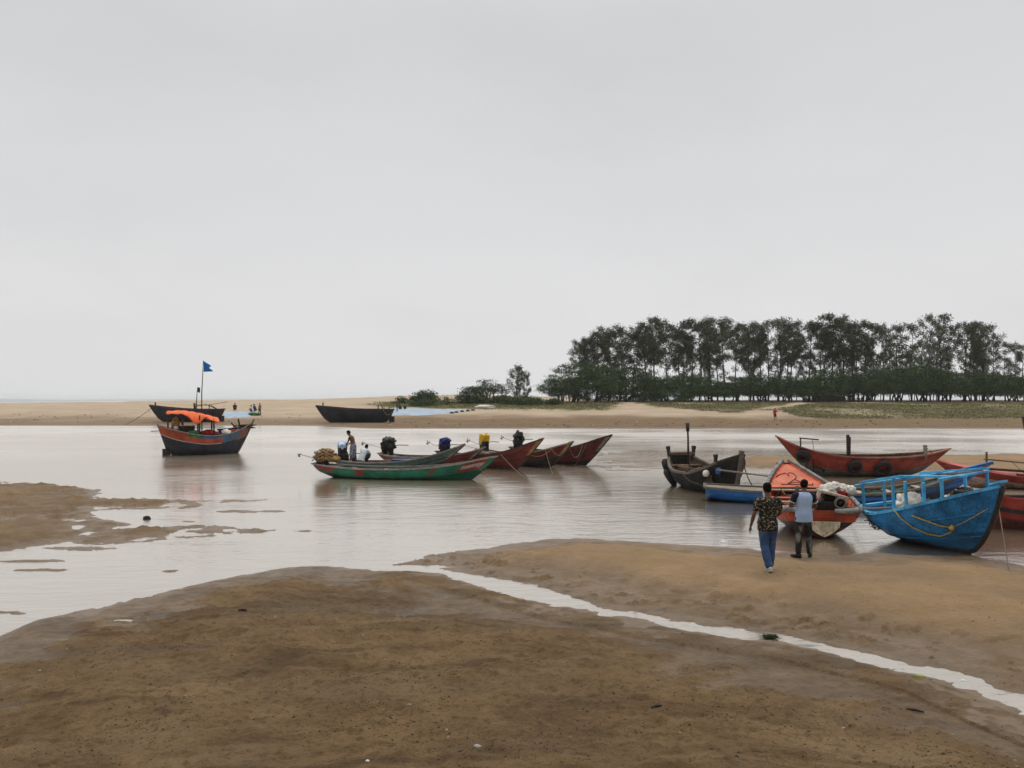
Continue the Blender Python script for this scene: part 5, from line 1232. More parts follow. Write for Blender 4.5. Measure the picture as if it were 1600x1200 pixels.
    if 'shoe' in outfit:
        for sd in ('L', 'R'):
            an = V(J['an' + sd]); ft = V(J.get('foot' + sd, (0, 1, 0))).normalized(); g = MB(); lat_ = ft.cross(V((0, 0, 1))).normalized(); u_ = lat_.cross(ft)
            rg = []
            for f, rx, ry, dz in ((-.075, .02, .03, -.045), (-.06, .034, .045, -.04), (0, .04, .05, -.04), (.06, .044, .042, -.048), (.12, .048, .034, -.055), (.17, .042, .028, -.06), (.195, .022, .016, -.065)):
                rg.append(ring(an + ft * f + u_ * dz, lat_, u_, rx, ry, 14))
            g.loft(rg); o = g.build('shoe', outfit['shoe'], root)
            if 'sole' in outfit:
                q = MB(); q.loft([ring(an + ft * f + u_ * (dz - ry * .8), lat_, u_, rx * 1.08, .014, 14) for f, rx, ry, dz in ((-.075, .022, .03, -.045), (-.05, .038, .045, -.04), (.06, .046, .042, -.048), (.14, .048, .032, -.057), (.2, .025, .016, -.065))])
                q.build('sole', outfit['sole'], o)
    return root
def std(**k):
    J = dict(pelvis=(0, 0, .93), chest=(0, .0, 1.24), neck=(0, -.01, 1.44), head=(0, .025, 1.60), face=(0, 1, 0), shL=(-.175, -.01, 1.385), shR=(.175, -.01, 1.385),
             elL=(-.235, -.02, 1.10), elR=(.235, -.02, 1.10), wrL=(-.25, .05, .86), wrR=(.25, .05, .86), hipL=(-.09, 0, .90), hipR=(.09, 0, .90), knL=(-.10, .02, .49), knR=(.10, .02, .49), anL=(-.10, -.02, .085), anR=(.10, -.02, .085))
    J.update(k); return J
camo = mat_cloth('black shirt with tan flecks', (.012, .011, .01), (.34, .27, .17), 27, .59, .61, .8, (1, 1, 1.8), .35)
jean = mat_cloth('blue jeans', (.04, .075, .165), (.13, .19, .30), 4, .5, .75, .85, (1, 1, .6), .6)
acid = mat_cloth('faded black jeans', (.02, .02, .022), (.24, .235, .21), 5.5, .5, .72, .85, (1.2, 1, .55), .6)
vest = mat_cloth('light blue shirt back', (.30, .40, .58), (.34, .44, .62), 3, .4, .7, .8, (1, 1, 1), .4, .08)
navy_c = mat_cloth('navy sleeve', (.008, .01, .028), rough=.8); paleg = mat_cloth('pale grey cuff', (.42, .44, .46), rough=.8)
sneak = mat_plain('grey white sneaker', (.42, .41, .38), .6, .25, 8); sole = mat_plain('white sole', (.55, .53, .48), .6, .2, 8); darkshoe = mat_plain('dark sandal', (.02, .017, .015), .6, .3, 8)
def at_ground(px, Y): x = (px - 800) / F * Y; return (x, Y, Hs(x, Y))
x1, y1 = gpt(1200, 891); z1 = Hs(x1, y1)
person('man in black flecked shirt and blue jeans walking away over the sand', (x1, y1, z1 - .005), R(-6),
       std(pelvis=(-.01, .0, .92), chest=(0, .01, 1.23), neck=(.0, .03, 1.435), head=(.0, .075, 1.59), face=(.05, 1, -.25), hup=(0, .12, 1), shL=(-.185, .0, 1.375), shR=(.185, .02, 1.385),
           elL=(-.275, -.05, 1.11), wrL=(-.33, -.01, .87), elR=(.255, .08, 1.13), wrR=(.17, .27, 1.0), knL=(-.075, -.03, .49), anL=(-.02, -.20, .105), footL=(-.28, .9, -.28), knR=(.085, .09, .50), anR=(.055, .08, .085), footR=(.1, 1, 0), hipL=(-.09, 0, .89), hipR=(.09, 0, .89)),
       dict(shirt=camo, trousers=jean, shoe=sneak, sole=sole, sleeve=.66, hipw=1.1, leg_r=(.108, .1, .084, .08, .072)))
x2, y2 = gpt(1256, 871); z2 = Hs(x2, y2)
p2 = person('man in light blue shirt, navy sleeves and faded black jeans beside the orange boat', (x2, y2, z2 - .005), R(4),
       std(neck=(.01, .03, 1.44), head=(.05, .085, 1.595), face=(.75, .75, -.35), hup=(.12, .12, 1), shL=(-.19, .0, 1.385), shR=(.19, .0, 1.385),
           elL=(-.29, .05, 1.14), wrL=(-.11, .27, 1.10), elR=(.30, .06, 1.13), wrR=(.12, .24, 1.02), palmL=(0, -.2, 1), palmR=(-.4, -.2, 1), knL=(-.105, .03, .48), anL=(-.125, .0, .085), knR=(.115, .02, .48), anR=(.13, -.01, .085), footL=(-.55, .85, 0), footR=(.5, .85, 0)),
       dict(shirt=vest, sleeve_mat=navy_c, cuff=paleg, sleeve=.6, trousers=acid, shoe=darkshoe, hipw=1.02))
# --- three men in the grey green boat
fz = .30
wh = mat_cloth('white shirt cloth', (.55, .58, .62), (.4, .44, .5), 6, .45, .7); pb = mat_cloth('pale blue shirt cloth', (.42, .55, .72), rough=.8); dk = mat_cloth('dark trousers cloth', (.022, .022, .024), (.05, .05, .05), 6); chk = mat_cloth('checked wrap cloth', (.07, .08, .12), (.3, .3, .34), 16, .48, .55, .85, (1, 1, 1), .3); redc = mat_cloth('red shirt cloth', (.42, .03, .02)); sand_c = mat_cloth('dull shirt cloth', (.2, .16, .12))
m2 = Matrix.LocRotScale(g2.location, g2.rotation_euler, None)
def onboat(px, Y): return ((px - 800) / F * Y, Y)
bx, by = onboat(535, 38.1)
person('man bending far forward in the grey green boat, pale blue shirt and dark trousers', (bx, by, .34), R(12),
       std(pelvis=(0, -.05, .92), chest=(0, .24, 1.05), neck=(0, .42, .98), head=(0, .55, .88), face=(0, .4, -1), hup=(0, .8, -.5), shL=(-.18, .38, 1.0), shR=(.18, .38, 1.0), elL=(-.2, .42, .72), elR=(.2, .42, .72), wrL=(-.12, .5, .5), wrR=(.12, .5, .5), hipL=(-.1, -.05, .88), hipR=(.1, -.05, .88), knL=(-.13, .06, .48), knR=(.13, .06, .48), anL=(-.12, 0, .085), anR=(.12, 0, .085)),
       dict(shirt=pb, trousers=dk, leg_r=(.125, .115, .1, .1, .085)), False)
bx, by = onboat(552, 38.1)
person('shirtless man in checked wrap standing in the grey green boat, leaning to his left', (bx, by, .34), R(78),
       std(pelvis=(0, 0, .92), chest=(0, .05, 1.22), neck=(0, .16, 1.40), head=(0, .25, 1.54), face=(0, .9, -.5), hup=(0, .45, 1), shL=(-.17, .12, 1.35), shR=(.17, .12, 1.35), elL=(-.2, .2, 1.08), wrL=(-.12, .38, .93), elR=(.2, .16, 1.08), wrR=(.13, .36, .95)),
       dict(wrap=chk), False)
bx, by = onboat(567, 37.9)
person('man in white shirt crouching in the grey green boat beside the blue crate', (bx, by, .36), R(-25),
       std(pelvis=(0, -.12, .28), chest=(0, .03, .56), neck=(0, .2, .72), head=(0, .3, .83), face=(0, .8, -.6), hup=(0, .6, .8), shL=(-.18, .13, .68), shR=(.18, .13, .68), elL=(-.24, .28, .48), elR=(.24, .28, .48), wrL=(-.1, .45, .36), wrR=(.1, .45, .36), hipL=(-.1, -.1, .26), hipR=(.1, -.1, .26), knL=(-.18, .28, .48), knR=(.18, .28, .48), anL=(-.13, .05, .085), anR=(.13, .05, .085)),
       dict(shirt=wh, trousers=dk), False)
# --- far people
def far(label, px, Y, rz, J, of, s=1.0, py=None):
    x, y, z = at_ground(px, Y)
    if py: x, y = gpt(px, py); z = Hs(x, y)
    return person(label, (x, y, z), rz, J, of, False, None, s)
far('person in red shirt and dark shorts standing on the far bank path', 1211, 113, R(170), std(elL=(-.32, .02, 1.13), wrL=(-.42, .1, 1.2), knL=(-.12, .03, .49), anL=(-.13, -.04, .085)), dict(shirt=redc, trousers=dk, leg_end=.46), 1.03)
SQ = std(pelvis=(0, -.1, .25), chest=(0, .02, .55), neck=(0, .1, .74), head=(0, .15, .89), face=(0, 1, -.3), shL=(-.18, .08, .69), shR=(.18, .08, .69), elL=(-.24, .22, .5), elR=(.24, .22, .5), wrL=(-.1, .4, .42), wrR=(.1, .4, .42), hipL=(-.1, -.1, .24), hipR=(.1, -.1, .24), knL=(-.16, .3, .45), knR=(.16, .3, .45), anL=(-.12, .1, .085), anR=(.12, .1, .085))
far('figure standing at the right end of the left blue net', 406, 122, R(60), std(knL=(-.1, .08, .49), anL=(-.1, .16, .085), anR=(.1, -.12, .085)), dict(shirt=sand_c, trousers=dk), 1.05, 648)
far('dark figure squatting above the middle of the left blue net', 367, 128, R(200), SQ, dict(shirt=dk, trousers=dk), 1.3, 641.5)
far('figure in white seated by the left blue net', 394, 124, R(80), SQ, dict(shirt=wh, trousers=dk), 1.15, 644)
far('figure in dark shirt seated close behind the one in white by the left net', 398.5, 124.6, R(80), SQ, dict(shirt=M['cloth_blue'], trousers=dk), 1.25, 643)
far('dark figure standing on the pale net right of the maskless slate boat', 620.5, 121, R(-100), std(), dict(shirt=dk, trousers=sand_c), 1.05, 643.5)
far('dark figure squatting nearest to the standing one on the pale net', 625.5, 123, R(120), SQ, dict(shirt=dk, trousers=dk), 1.1, 640)
far('dark figure squatting further right on the pale net edge', 632.5, 123, R(200), SQ, dict(shirt=sand_c, trousers=dk), 1.15, 639.5)
far('dark figure standing under the left edge of the spreading tree', 873, 157, R(10), std(), dict(shirt=dk, trousers=dk), 1.1)

# ------------------------------------------------------------------ trees and bank
leaf_c = mat_leaf('casuarina needles', (.066, .082, .048)); leaf_d = mat_leaf('dark thorn foliage', (.042, .078, .026)); leaf_b = mat_leaf('bush foliage', (.032, .05, .022))
def leaves(rs, cents, n, sig, ln, wd, droop=.3):
    """small leaf blades scattered round clump centres -> arrays"""
    cents = np.asarray(cents); k = len(cents)
    c = np.repeat(cents, n, 0); N_ = len(c)
    p = c + rs.randn(N_, 3) * np.asarray(sig)
    d = rs.randn(N_, 3); d[:, 2] -= droop; d /= np.linalg.norm(d, axis=1)[:, None]
    q = rs.randn(N_, 3); w = np.cross(d, q); w /= np.linalg.norm(w, axis=1)[:, None]
    L_ = (ln * (.6 + .8 * rs.rand(N_)))[:, None]; W_ = (wd * (.6 + .8 * rs.rand(N_)))[:, None]
    v = np.stack([p - w * W_ * .5, p + w * W_ * .5, p + d * L_ + w * W_ * .18, p + d * L_ - w * W_ * .18], 1).reshape(-1, 3)
    return v
def leafmesh(name, v, mat):
    n = len(v) // 4; me = bpy.data.meshes.new(name)
    me.vertices.add(len(v)); me.vertices.foreach_set('co', v.astype(np.float32).ravel())
    me.loops.add(n * 4); me.loops.foreach_set('vertex_index', np.arange(n * 4, dtype=np.int32))
    me.polygons.add(n); me.polygons.foreach_set('loop_start', np.arange(0, n * 4, 4, dtype=np.int32)); me.polygons.foreach_set('loop_total', np.full(n, 4, dtype=np.int32))
    me.update(calc_edges=True); me.materials.append(mat); return me
def casuarina(seed, dens=1.0, clear=.42, Hh=17.0, Wd=5.5):
    """tall slim tree: bare leaning trunk, ascending limbs, wispy clumps"""
    rs = np.random.RandomState(seed); r = random.Random(seed); mb = MB()
    lean = (r.uniform(-.5, .5), r.uniform(-.4, .4))
    def tr(f): return Vector((lean[0] * f * f + .18 * math.sin(f * 7 + seed), lean[1] * f * f + .15 * math.cos(f * 6 + seed), Hh * f))
    mb.tube([tr(i / 12) for i in range(12)], [.17 * (1 - .085 * i) + .015 for i in range(12)], 7)
    cents = []
    nb = int(30 * dens + 6)
    for k in range(nb):
        f = clear + (1 - clear) * (k + r.random()) / nb * .97; a = r.random() * 2 * PI
        prof = math.sin(PI * min(1, max(0, (f - clear + .08) / (1.12 - clear)))) ** .7
        ln = Wd / 2 * prof * r.uniform(.45, 1.1) + .3
        p = tr(f); e = p + Vector((math.cos(a) * ln, math.sin(a) * ln, ln * r.uniform(.35, .9)))
        mid = p.lerp(e, .5) + Vector((0, 0, -.12 * ln))
        mb.tube([p, mid, e], [.05, .035, .015], 4)
        for q in (.45, .7, .9, 1.05): cents.append(tuple(p.lerp(e, q) + Vector((r.uniform(-.25, .25), r.uniform(-.25, .25), r.uniform(-.2, .3)))))
    for k in range(int(7 * dens)):
        f = clear * r.uniform(.45, 1); a = r.random() * 6.28; p = tr(f); e = p + Vector((math.cos(a), math.sin(a), .5)) * r.uniform(.4, 1.0); mb.tube([p, e], [.03, .012], 4); cents.append(tuple(e))
    cents.append(tuple(tr(1.0))); cents.append(tuple(tr(.97)))
    v = leaves(rs, cents, int(40 * (.6 + .4 * dens)), (.30, .30, .30), .40, .12, .5)
    tk = mb.mesh('trunk', M['bark']); return tk, leafmesh('crown', v, leaf_c)
def thorn_tree(seed, Wd=11.0, Hh=6.0, low=.30, dens=1.0, lop=0.0, stems=5):
    """low wide flat-layered tree on several crooked stems"""
    rs = np.random.RandomState(seed); r = random.Random(seed); mb = MB(); cents = []
    for k in range(stems):
        a = 2 * PI * (k + r.random()) / stems; rr = r.uniform(.15, .5) * Wd / 2
        b = Vector((r.uniform(-.2, .2) * Wd * .5, r.uniform(-.6, .6), -.1)); e = Vector((math.cos(a) * rr, math.sin(a) * rr * .7, Hh * r.uniform(.5, .7)))
        m = b.lerp(e, .5) + Vector((r.uniform(-.4, .4), r.uniform(-.3, .3), .2)); mb.tube([b, m, e], [.16, .12, .07], 6)
        for j in range(4):
            a2 = a + r.uniform(-1, 1); q = e + Vector((math.cos(a2) * Wd * .2, math.sin(a2) * Wd * .15, r.uniform(-.2, .9))); mb.tube([e, e.lerp(q, .5) + Vector((0, 0, .2)), q], [.06, .045, .02], 5)
    n = int(150 * dens)
    for k in range(n):
        a = r.random() * 2 * PI; q = math.sqrt(r.random()); x = math.cos(a) * q * Wd / 2; y = math.sin(a) * q * Wd * .38
        dome = Hh * (1 - .62 * q ** 2.4) * (1 + lop * x / Wd)
        lo = Hh * (low + .12 * (1 - q))
        z = dome - (dome - lo) * r.random() ** 1.7 + r.uniform(-.25, .25)
        cents.append((x, y, z))
    v = leaves(rs, cents, 34, (.55, .5, .17), .34, .12, .1)
    return mb.mesh('trunk', M['bark']), leafmesh('crown', v, leaf_d)
def put_tree(name, label, cat, meshes, x, y, h, w_, base, rz, group=None):
    """meshes are modelled at unit h0, w0; scale to this tree's own height and spread"""
    tk, cr, h0, w0 = meshes
    o = thing(name, label, cat, (x, y, Hs(x, y) - .05), rz, group); o.scale = (w_ / w0, w_ / w0, h / h0)
    for nm, me in (('trunk', tk), ('crown', cr)):
        c = bpy.data.objects.new(nm, me); C.objects.link(c); c.parent = o
    return o
CV = [casuarina(40 + i, (.5, .68, .58, .78, .54, .7)[i], (.42, .5, .38, .46, .52, .4)[i]) + (17.6, 5.5) for i in range(6)]
CS = [casuarina(70 + i, .42, .30) + (17.6, 5.5) for i in range(4)]
CY = [casuarina(90 + i, .5, .2, 9, 4.5) + (9.4, 4.5) for i in range(2)]
TV = [thorn_tree(110 + i, low=.24, dens=1.7) + (6.2, 11.5) for i in range(5)]
TW = [thorn_tree(130 + i, low=.05, dens=2.0, stems=4) + (6.2, 11.5) for i in range(2)]
LT = thorn_tree(150, 17, 9, .26, 2.4, .0, 6) + (9.2, 17.5)
# crown tops read from the photograph: (column, row of the top, width in pixels, dense?)
TOPS = [(905, 532, 30, 1), (918, 527, 36, 1), (934, 517, 36, 1), (950, 509, 40, 1), (971, 512, 36, 1), (990, 519, 36, 1), (1008, 505, 36, 1), (1022, 496, 42, 1), (1042, 506, 36, 1), (1062, 505, 40, 1),
        (1081, 500, 42, 1), (1094, 499, 40, 1), (1110, 497, 40, 1), (1131, 496, 42, 1), (1150, 507, 36, 1), (1171, 503, 42, 1), (1188, 505, 36, 1), (1200, 497, 40, 1), (1218, 498, 42, 1), (1237, 503, 36, 1),
        (1265, 501, 40, 1), (1283, 501, 40, 1), (1300, 491, 46, 1), (1318, 501, 40, 1), (1333, 503, 40, 1), (1350, 498, 44, 1), (1364, 505, 36, 1), (1380, 508, 34, 0), (1402, 505, 38, 0), (1424, 504, 38, 0),
        (1453, 490, 34, 0), (1468, 490, 44, 0), (1483, 505, 30, 0), (1508, 500, 34, 0), (1522, 503, 30, 1), (1536, 505, 40, 1), (1553, 518, 28, 0), (1570, 532, 30, 0), (1586, 535, 26, 0), (1599, 539, 30, 0)]
ordn = ['first', 'second', 'third', 'fourth', 'fifth', 'sixth', 'seventh', 'eighth', 'ninth', 'tenth']
rr = random.Random(21)
for i, (px, ty, wpx, dn) in enumerate(TOPS):
    Y = 166 + rr.uniform(0, 7)
    x = (px - 800) / F * Y; zt = HC + (HY - ty) / F * Y; zb = Hs(x, Y)
    if px < 1120: seg = '%s tall dark casuarina from the left end of the grove' % ordn[i % 10] if i < 10 else '%s tall casuarina right of the spreading thorn tree group' % ordn[i - 10]
    else: seg = ''
    seg_i = i % 10; part = ('from the left end of the dense grove', 'counted on from the middle left of the dense grove', 'in the taller block above the thatched hut', 'in the thin airy stand at the right edge')[i // 10]
    label = '%s tall casuarina %s' % (ordn[seg_i], part)
    if i // 10 == 3: label = '%s wispy tall casuarina in the thin stand at the right, sky showing through' % ordn[seg_i]
    put_tree('casuarina_tree', label, 'tree', (rr.choice(CS if (px > 1150 and i % 4 == 1) else CV) if dn else rr.choice(CS)), x, Y, zt - zb, wpx * Y / F * 1.12, zb, rr.random() * 6.28, 'tall casuarinas of the grove')
k = 0
for i, (px, ty, wpx, dn) in enumerate(TOPS[:36]):      # second rank behind, lower tops between the front ones
    if i % 3: continue
    Y = 178 + rr.uniform(0, 14); p2x = px + rr.uniform(4, 14); x = (p2x - 800) / F * Y; zt = HC + (HY - ty - rr.uniform(8, 22)) / F * Y; zb = Hs(x, Y)
    put_tree('casuarina_tree', 'slim casuarina in the back rank, half hidden behind the front trees of the grove', 'tree', rr.choice(CV if dn else CS), x, Y, zt - zb, wpx * Y / F, zb, rr.random() * 6.28, 'casuarinas of the back rank')
for i in range(44):                                     # bare slim poles inside the grove
    px = rr.uniform(960, 1540); Y = 170 + rr.uniform(0, 22); x = (px - 800) / F * Y
    put_tree('casuarina_tree', 'thin casuarina stem with a scant crown, standing inside the grove between larger trees', 'tree', rr.choice(CS), x, Y, rr.uniform(10, 14.5), rr.uniform(2.2, 3.4), 0, rr.random() * 6.28, 'thin stems inside the grove')
# thorn trees along the front of the grove
THORN = [(935, 575, 86), (985, 577, 100), (1035, 584, 96), (1075, 590, 80), (1110, 592, 84), (1150, 590, 80), (1190, 590, 84), (1228, 583, 76), (1262, 588, 72), (1292, 575, 82), (1330, 585, 80), (1362, 576, 90), (1402, 577, 92), (1440, 574, 90), (1476, 577, 88), (1510, 583, 84), (1545, 584, 90), (1583, 585, 88), (1620, 584, 90), (1660, 584, 90)]
TL = ['thorn tree low and bushy to the ground, just right of the spreading tree', 'broad dark green thorn tree bushy to the ground, widest near the grove left end', 'dark thorn tree bushy to the ground where the sand path begins', 'low thorn tree whose bare stems begin to show, left of the grassy bank', 'dark thorn tree over many bare stems, left of the sand path', 'flat dark thorn tree between bare stems, behind the left grass patch', 'dark thorn tree standing left above the red shirted person', 'thorn tree right above the red shirted person', 'small thorn tree left of the thatched hut', 'rounded taller thorn tree hanging over the thatched hut', 'thorn tree right beside the thatched hut roof', 'dark thorn tree right of the hut fence end', 'second thorn tree right of the hut fence end', 'tall domed thorn tree at the middle of the right green belt', 'thorn tree left of the gap under the thin casuarinas', 'low thorn tree under the two thickest thin stand casuarinas', 'low even thorn tree right of the thick stand casuarinas', 'last whole thorn tree at the right edge', 'thorn tree cut by the right edge', 'thorn tree beyond the right edge']
for i, (px, ty, wpx) in enumerate(THORN):
    Y = 159 + rr.uniform(0, 4); ty += rr.uniform(-8, 6); x = (px - 800) / F * Y; zb = Hs(x, Y); zt = HC + (HY - ty) / F * Y
    put_tree('thorn_tree', TL[i], 'tree', TW[i % 2] if i < 3 else TV[i % 5], x, Y, zt - zb, wpx * Y / F * 1.05, zb, rr.choice((0, PI)) + rr.uniform(-.3, .3), 'thorn trees along the grove front')
Y = 157; x = (902 - 800) / F * Y
put_tree('thorn_tree', 'wide spreading thorn tree with feathery layered boughs at the left end of the grove', 'tree', LT, x, Y, (HY - 566) / F * Y + .8, 124 * Y / F, 0, 0)
Y = 163; x = (880 - 800) / F * Y
put_tree('thorn_tree', 'small low thorn tree drooping at the far left foot of the spreading tree', 'tree', TV[1], x, Y, (HY - 592) / F * Y + .8, 62 * Y / F, 0, 2)
# scattered bushes on the grass and dune
def bush(label, px, ty, wpx, by, Y, low=.05, seed=1, stems=4, dens=.6, cat='bush', name='bush'):
    x = (px - 800) / F * Y; zb = Hs(x, Y); zt = HC - (ty - HY) / F * Y; W_ = wpx * Y / F; h = max(zt - zb, .4)
    m = thorn_tree(seed, W_, h, low, dens, 0, stems)
    return put_tree(name, label, cat, m + (h, W_), x, Y, h, W_, zb, 0)
bush('dark flat topped bush alone on the dune, leftmost of the bushes', 664, 611, 40, 625, 150, .2, 201, 4, .55)
bush('low dark shrub strip under the lone flat topped bush', 662, 626, 40, 630, 143, 0, 202, 2, .25)
bush('dark rounded bush on the dune, left under the umbrella shaped tree', 737, 605, 46, 627, 152, 0, 203, 4, .8)
bush('umbrella shaped thorn tree leaning right behind the rounded dune bush', 764, 593, 62, 625, 156, .45, 204, 4, .45, 'tree', 'thorn_tree')
bush('low shrub right of the umbrella shaped tree', 782, 617, 34, 627, 152, 0, 205, 3, .3)
bush('low spreading shrub at the foot of the slender casuarina', 815, 619, 60, 630, 148, 0, 206, 3, .5)
bush('low shrub under the left edge of the spreading tree', 864, 624, 24, 631, 148, 0, 207, 3, .25)
bush('small tuft of scrub on the grass near the pale net', 698, 622, 8, 626, 146, 0, 208, 2, .06)
bush('small scrub left of the lone flat topped bush', 627, 622, 18, 626, 152, 0, 209, 2, .12)
Y = 152; x = (808 - 800) / F * Y; zb = Hs(x, Y)
put_tree('casuarina_tree', 'slender lone casuarina with open crown standing on the dune', 'tree', CY[0], x, Y, (HY - 573) / F * Y + HC - zb, 26 * Y / F, zb, .4)
x = (823 - 800) / F * Y
put_tree('casuarina_tree', 'thin sapling just right of the slender lone casuarina', 'tree', CY[1], x, Y, (HY - 584) / F * Y + HC - zb, 16 * Y / F, zb, 2.1)
# hut, fence, dead brush
Y = 160.5; x = (1296 - 800) / F * Y; zb = Hs(x, Y)
hut = thing('thatched_hut', 'small grey roofed hut half hidden under the thorn trees', 'hut', (x, Y, zb - .05))
thatch = mat_wood('grey thatch', (.2, .19, .18), .9, .4, 5, (6, 6, 1)); mudwall = mat_plain('brown mud wall', (.09, .06, .045), .9, .3, 2)
mb = MB(); mb.box((0, 0, .75), (5.2, 3.4, 1.5)); mb.build('wall', mudwall, hut)
mb = MB(); mb.loft([[Vector((-2.9, -2.1, 1.4)), Vector((-2.9, 0, 2.7)), Vector((-2.9, 2.1, 1.4)), Vector((-2.9, 2.05, 1.25)), Vector((-2.9, 0, 2.5)), Vector((-2.9, -2.05, 1.25))], [Vector((2.9, -2.1, 1.4)), Vector((2.9, 0, 2.7)), Vector((2.9, 2.1, 1.4)), Vector((2.9, 2.05, 1.25)), Vector((2.9, 0, 2.5)), Vector((2.9, -2.05, 1.25))]], 0, True, True, False); mb.build('roof', thatch, hut)
mb = MB(); mb.box((.8, -1.72, .65), (.8, .06, 1.3)); mb.build('door', M['wood_dark'], hut)
x0f, x1f = (1255 - 800) / F * 157.5, (1350 - 800) / F * 157.5
fn = thing('brush_fence', 'dark brushwood fence standing before the thatched hut', 'fence', (x0f, 157.5, 0))
mb = MB(); r_ = random.Random(3); n = 90
for i in range(n):
    xx = (x1f - x0f) * i / n; z = Hs(x0f + xx, 157.5); h_ = r_.uniform(.7, 1.15); mb.tube([(xx, r_.uniform(-.1, .1), z - .1), (xx + r_.uniform(-.1, .1), r_.uniform(-.1, .1), z + h_)], [.07, .05], 4)
pal = mat_wood('dark brushwood', (.055, .035, .03), .9)
for q in (.35, .75): mb.tube([(0, 0, Hs(x0f, 157.5) + q), (x1f - x0f, 0, Hs(x1f, 157.5) + q)], .05, 5)
mb.build('palisade', pal, fn)
# nets spread on the far sand
def net(label, quad, seed):
    QUAD = [Vector(gpt(*p)) for p in quad]; mb = MB(); n, m = 30, 10; vs = []; r_ = random.Random(seed)
    for i in range(n + 1):
        for j in range(m + 1):
            u, v = i / n, j / m; a = QUAD
            x, y = (a[0].lerp(a[1], u)).lerp(a[3].lerp(a[2], u), v)
            y += 1.2 * math.sin(u * 9 + seed) * (1 if v in (0, 1) else .5)
            e = min(u, 1 - u, v, 1 - v); z = Hs(x, y) + (-.03 if e == 0 else .06 + .12 * abs(mnoise.noise(Vector((x * .5, y * .35, seed)))))
            vs.append((x, y, z))
    mb.add(vs, [(i * (m + 1) + j, (i + 1) * (m + 1) + j, (i + 1) * (m + 1) + j + 1, i * (m + 1) + j + 1) for i in range(n) for j in range(m)])
    return tag(mb.build('fishing_net', M['net_blue']), label, 'net')
net('pale blue fishing net spread on the sand right of the left beached boat', [(348, 653.5), (392, 652), (398, 643.5), (346, 642)], 2)
net('long pale fishing net spread on the sand right of the maskless beached boat', [(606, 650), (680, 648.5), (742, 640), (606, 637.5)], 5)
def heap(label, px, py, d, mat, seed, name='net_heap', cat='net', z=None):
    x, y = gpt(px, py); mb = MB(); mb.blob((0, 0, d[2] * .35), d, .4, 2, seed, 3, 0, .6); o = mb.build(name, mat); o.location = (x, y, Hs(x, y)); return tag(o, label, cat)
heap('grey white heap of nets at the right end of the long pale net', 757, 638.5, (1.9, .9, .5), M['plastic_white'], 4)
heap('green heap of netting at the foot of the standing figure by the left net', 397, 649, (1.0, .6, .3), M['cloth_green'], 6)
for i, (px, py) in enumerate(((706, 646), (713, 645), (722, 643.5), (731, 642.5), (739, 641.5))):
    heap('small dark net bundle in the row along the edge of the long pale net', px, py, (.32, .3, .22), M['rope_dark'], 20 + i, 'net_bundle', 'bundle')['group'] = 'net bundles along the pale net'
# --- debris on the near flats
def lump(label, px, py, d, mat, seed, name, cat, z=None, rz=0):
    x, y = gpt(px, py) if py > 830 else gp(px, py); mb = MB(); mb.blob((0, 0, d[2] * .3), d, .35, 2, seed, 2, 0, .6); o = mb.build(name, mat); o.location = (x, y, max(Hs(x, y), -.02) - .004); o.rotation_euler = (0, 0, rz); return tag(o, label, cat)
lump('dark stone standing in the shallow water among the left mud banks', 230, 811, (.11, .09, .1), M['iron'], 3, 'stone', 'stone')
weed = mat_plain('dark green weed', (.02, .04, .012), .6, .5, 12); litter_w = mat_plain('white plastic litter', (.6, .6, .58), .5, .2, 5); yel = mat_plain('yellow green weed', (.25, .3, .04), .6, .4, 10)
mb = MB(); r_ = random.Random(8); x, y = gp(1203, 996, 0.02)
for k in range(60):
    a = r_.random() * 6.28; rad = r_.random() ** .7; p = Vector((math.cos(a) * rad * .055, math.sin(a) * rad * .03, .02)); mb.tube([p, p + Vector((r_.uniform(-.05, .05), r_.uniform(-.03, .03), r_.uniform(.01, .04))), p + Vector((r_.uniform(-.08, .08), r_.uniform(-.04, .04), 0))], .012, 4)
mb.blob((0, 0, .0), (.06, .035, .02), .4, 3, 3, 2); o = mb.build('seaweed_clump', weed); o.location = (x, y, max(0, Hs(x, y))); tag(o, 'dark green seaweed clump lying across the narrow stream', 'seaweed')
lump('small yellow green weed tuft at the lower edge of the stream', 1436, 1057, (.09, .03, .02), yel, 5, 'weed_tuft', 'seaweed')
lump('white plastic scrap at the edge of the water near the men', 1131, 850, (.1, .08, .06), litter_w, 2, 'litter', 'litter')
lump('white scrap lying where the stream bends, lower right', 1505, 1068, (.06, .03, .03), litter_w, 6, 'litter', 'litter')
lump('pale crumpled wrapper lying on the mud at the bottom centre', 746, 1167, (.04, .03, .022), mat_plain('greyish wrapper', (.33, .3, .28), .5, .3, 9), 7, 'litter', 'litter')
lump('round pale pebble on the brown mud, bottom left of centre', 574, 1190, (.02, .017, .014), litter_w, 8, 'pebble', 'stone')
def stick(label, px, py, ln, rz, r=.014):
    x, y = gpt(px, py); mb = MB(); mb.tube([(-ln / 2, 0, .012), (0, .01, .02), (ln / 2, 0, .012)], [r, r * 1.1, r * .6], 6); o = mb.build('stick', M['wood_dark']); o.location = (x, y, Hs(x, y)); o.rotation_euler = (0, 0, rz); tag(o, label, 'stick')
stick('short dark stick on the brown mud left of centre', 379, 955, .13, .1, .016)
stick('dark stick on the mud near the bottom centre right', 1026, 1106, .14, .5)
stick('dark twig on the mud under the lower stream bend', 1430, 1112, .18, -.5)
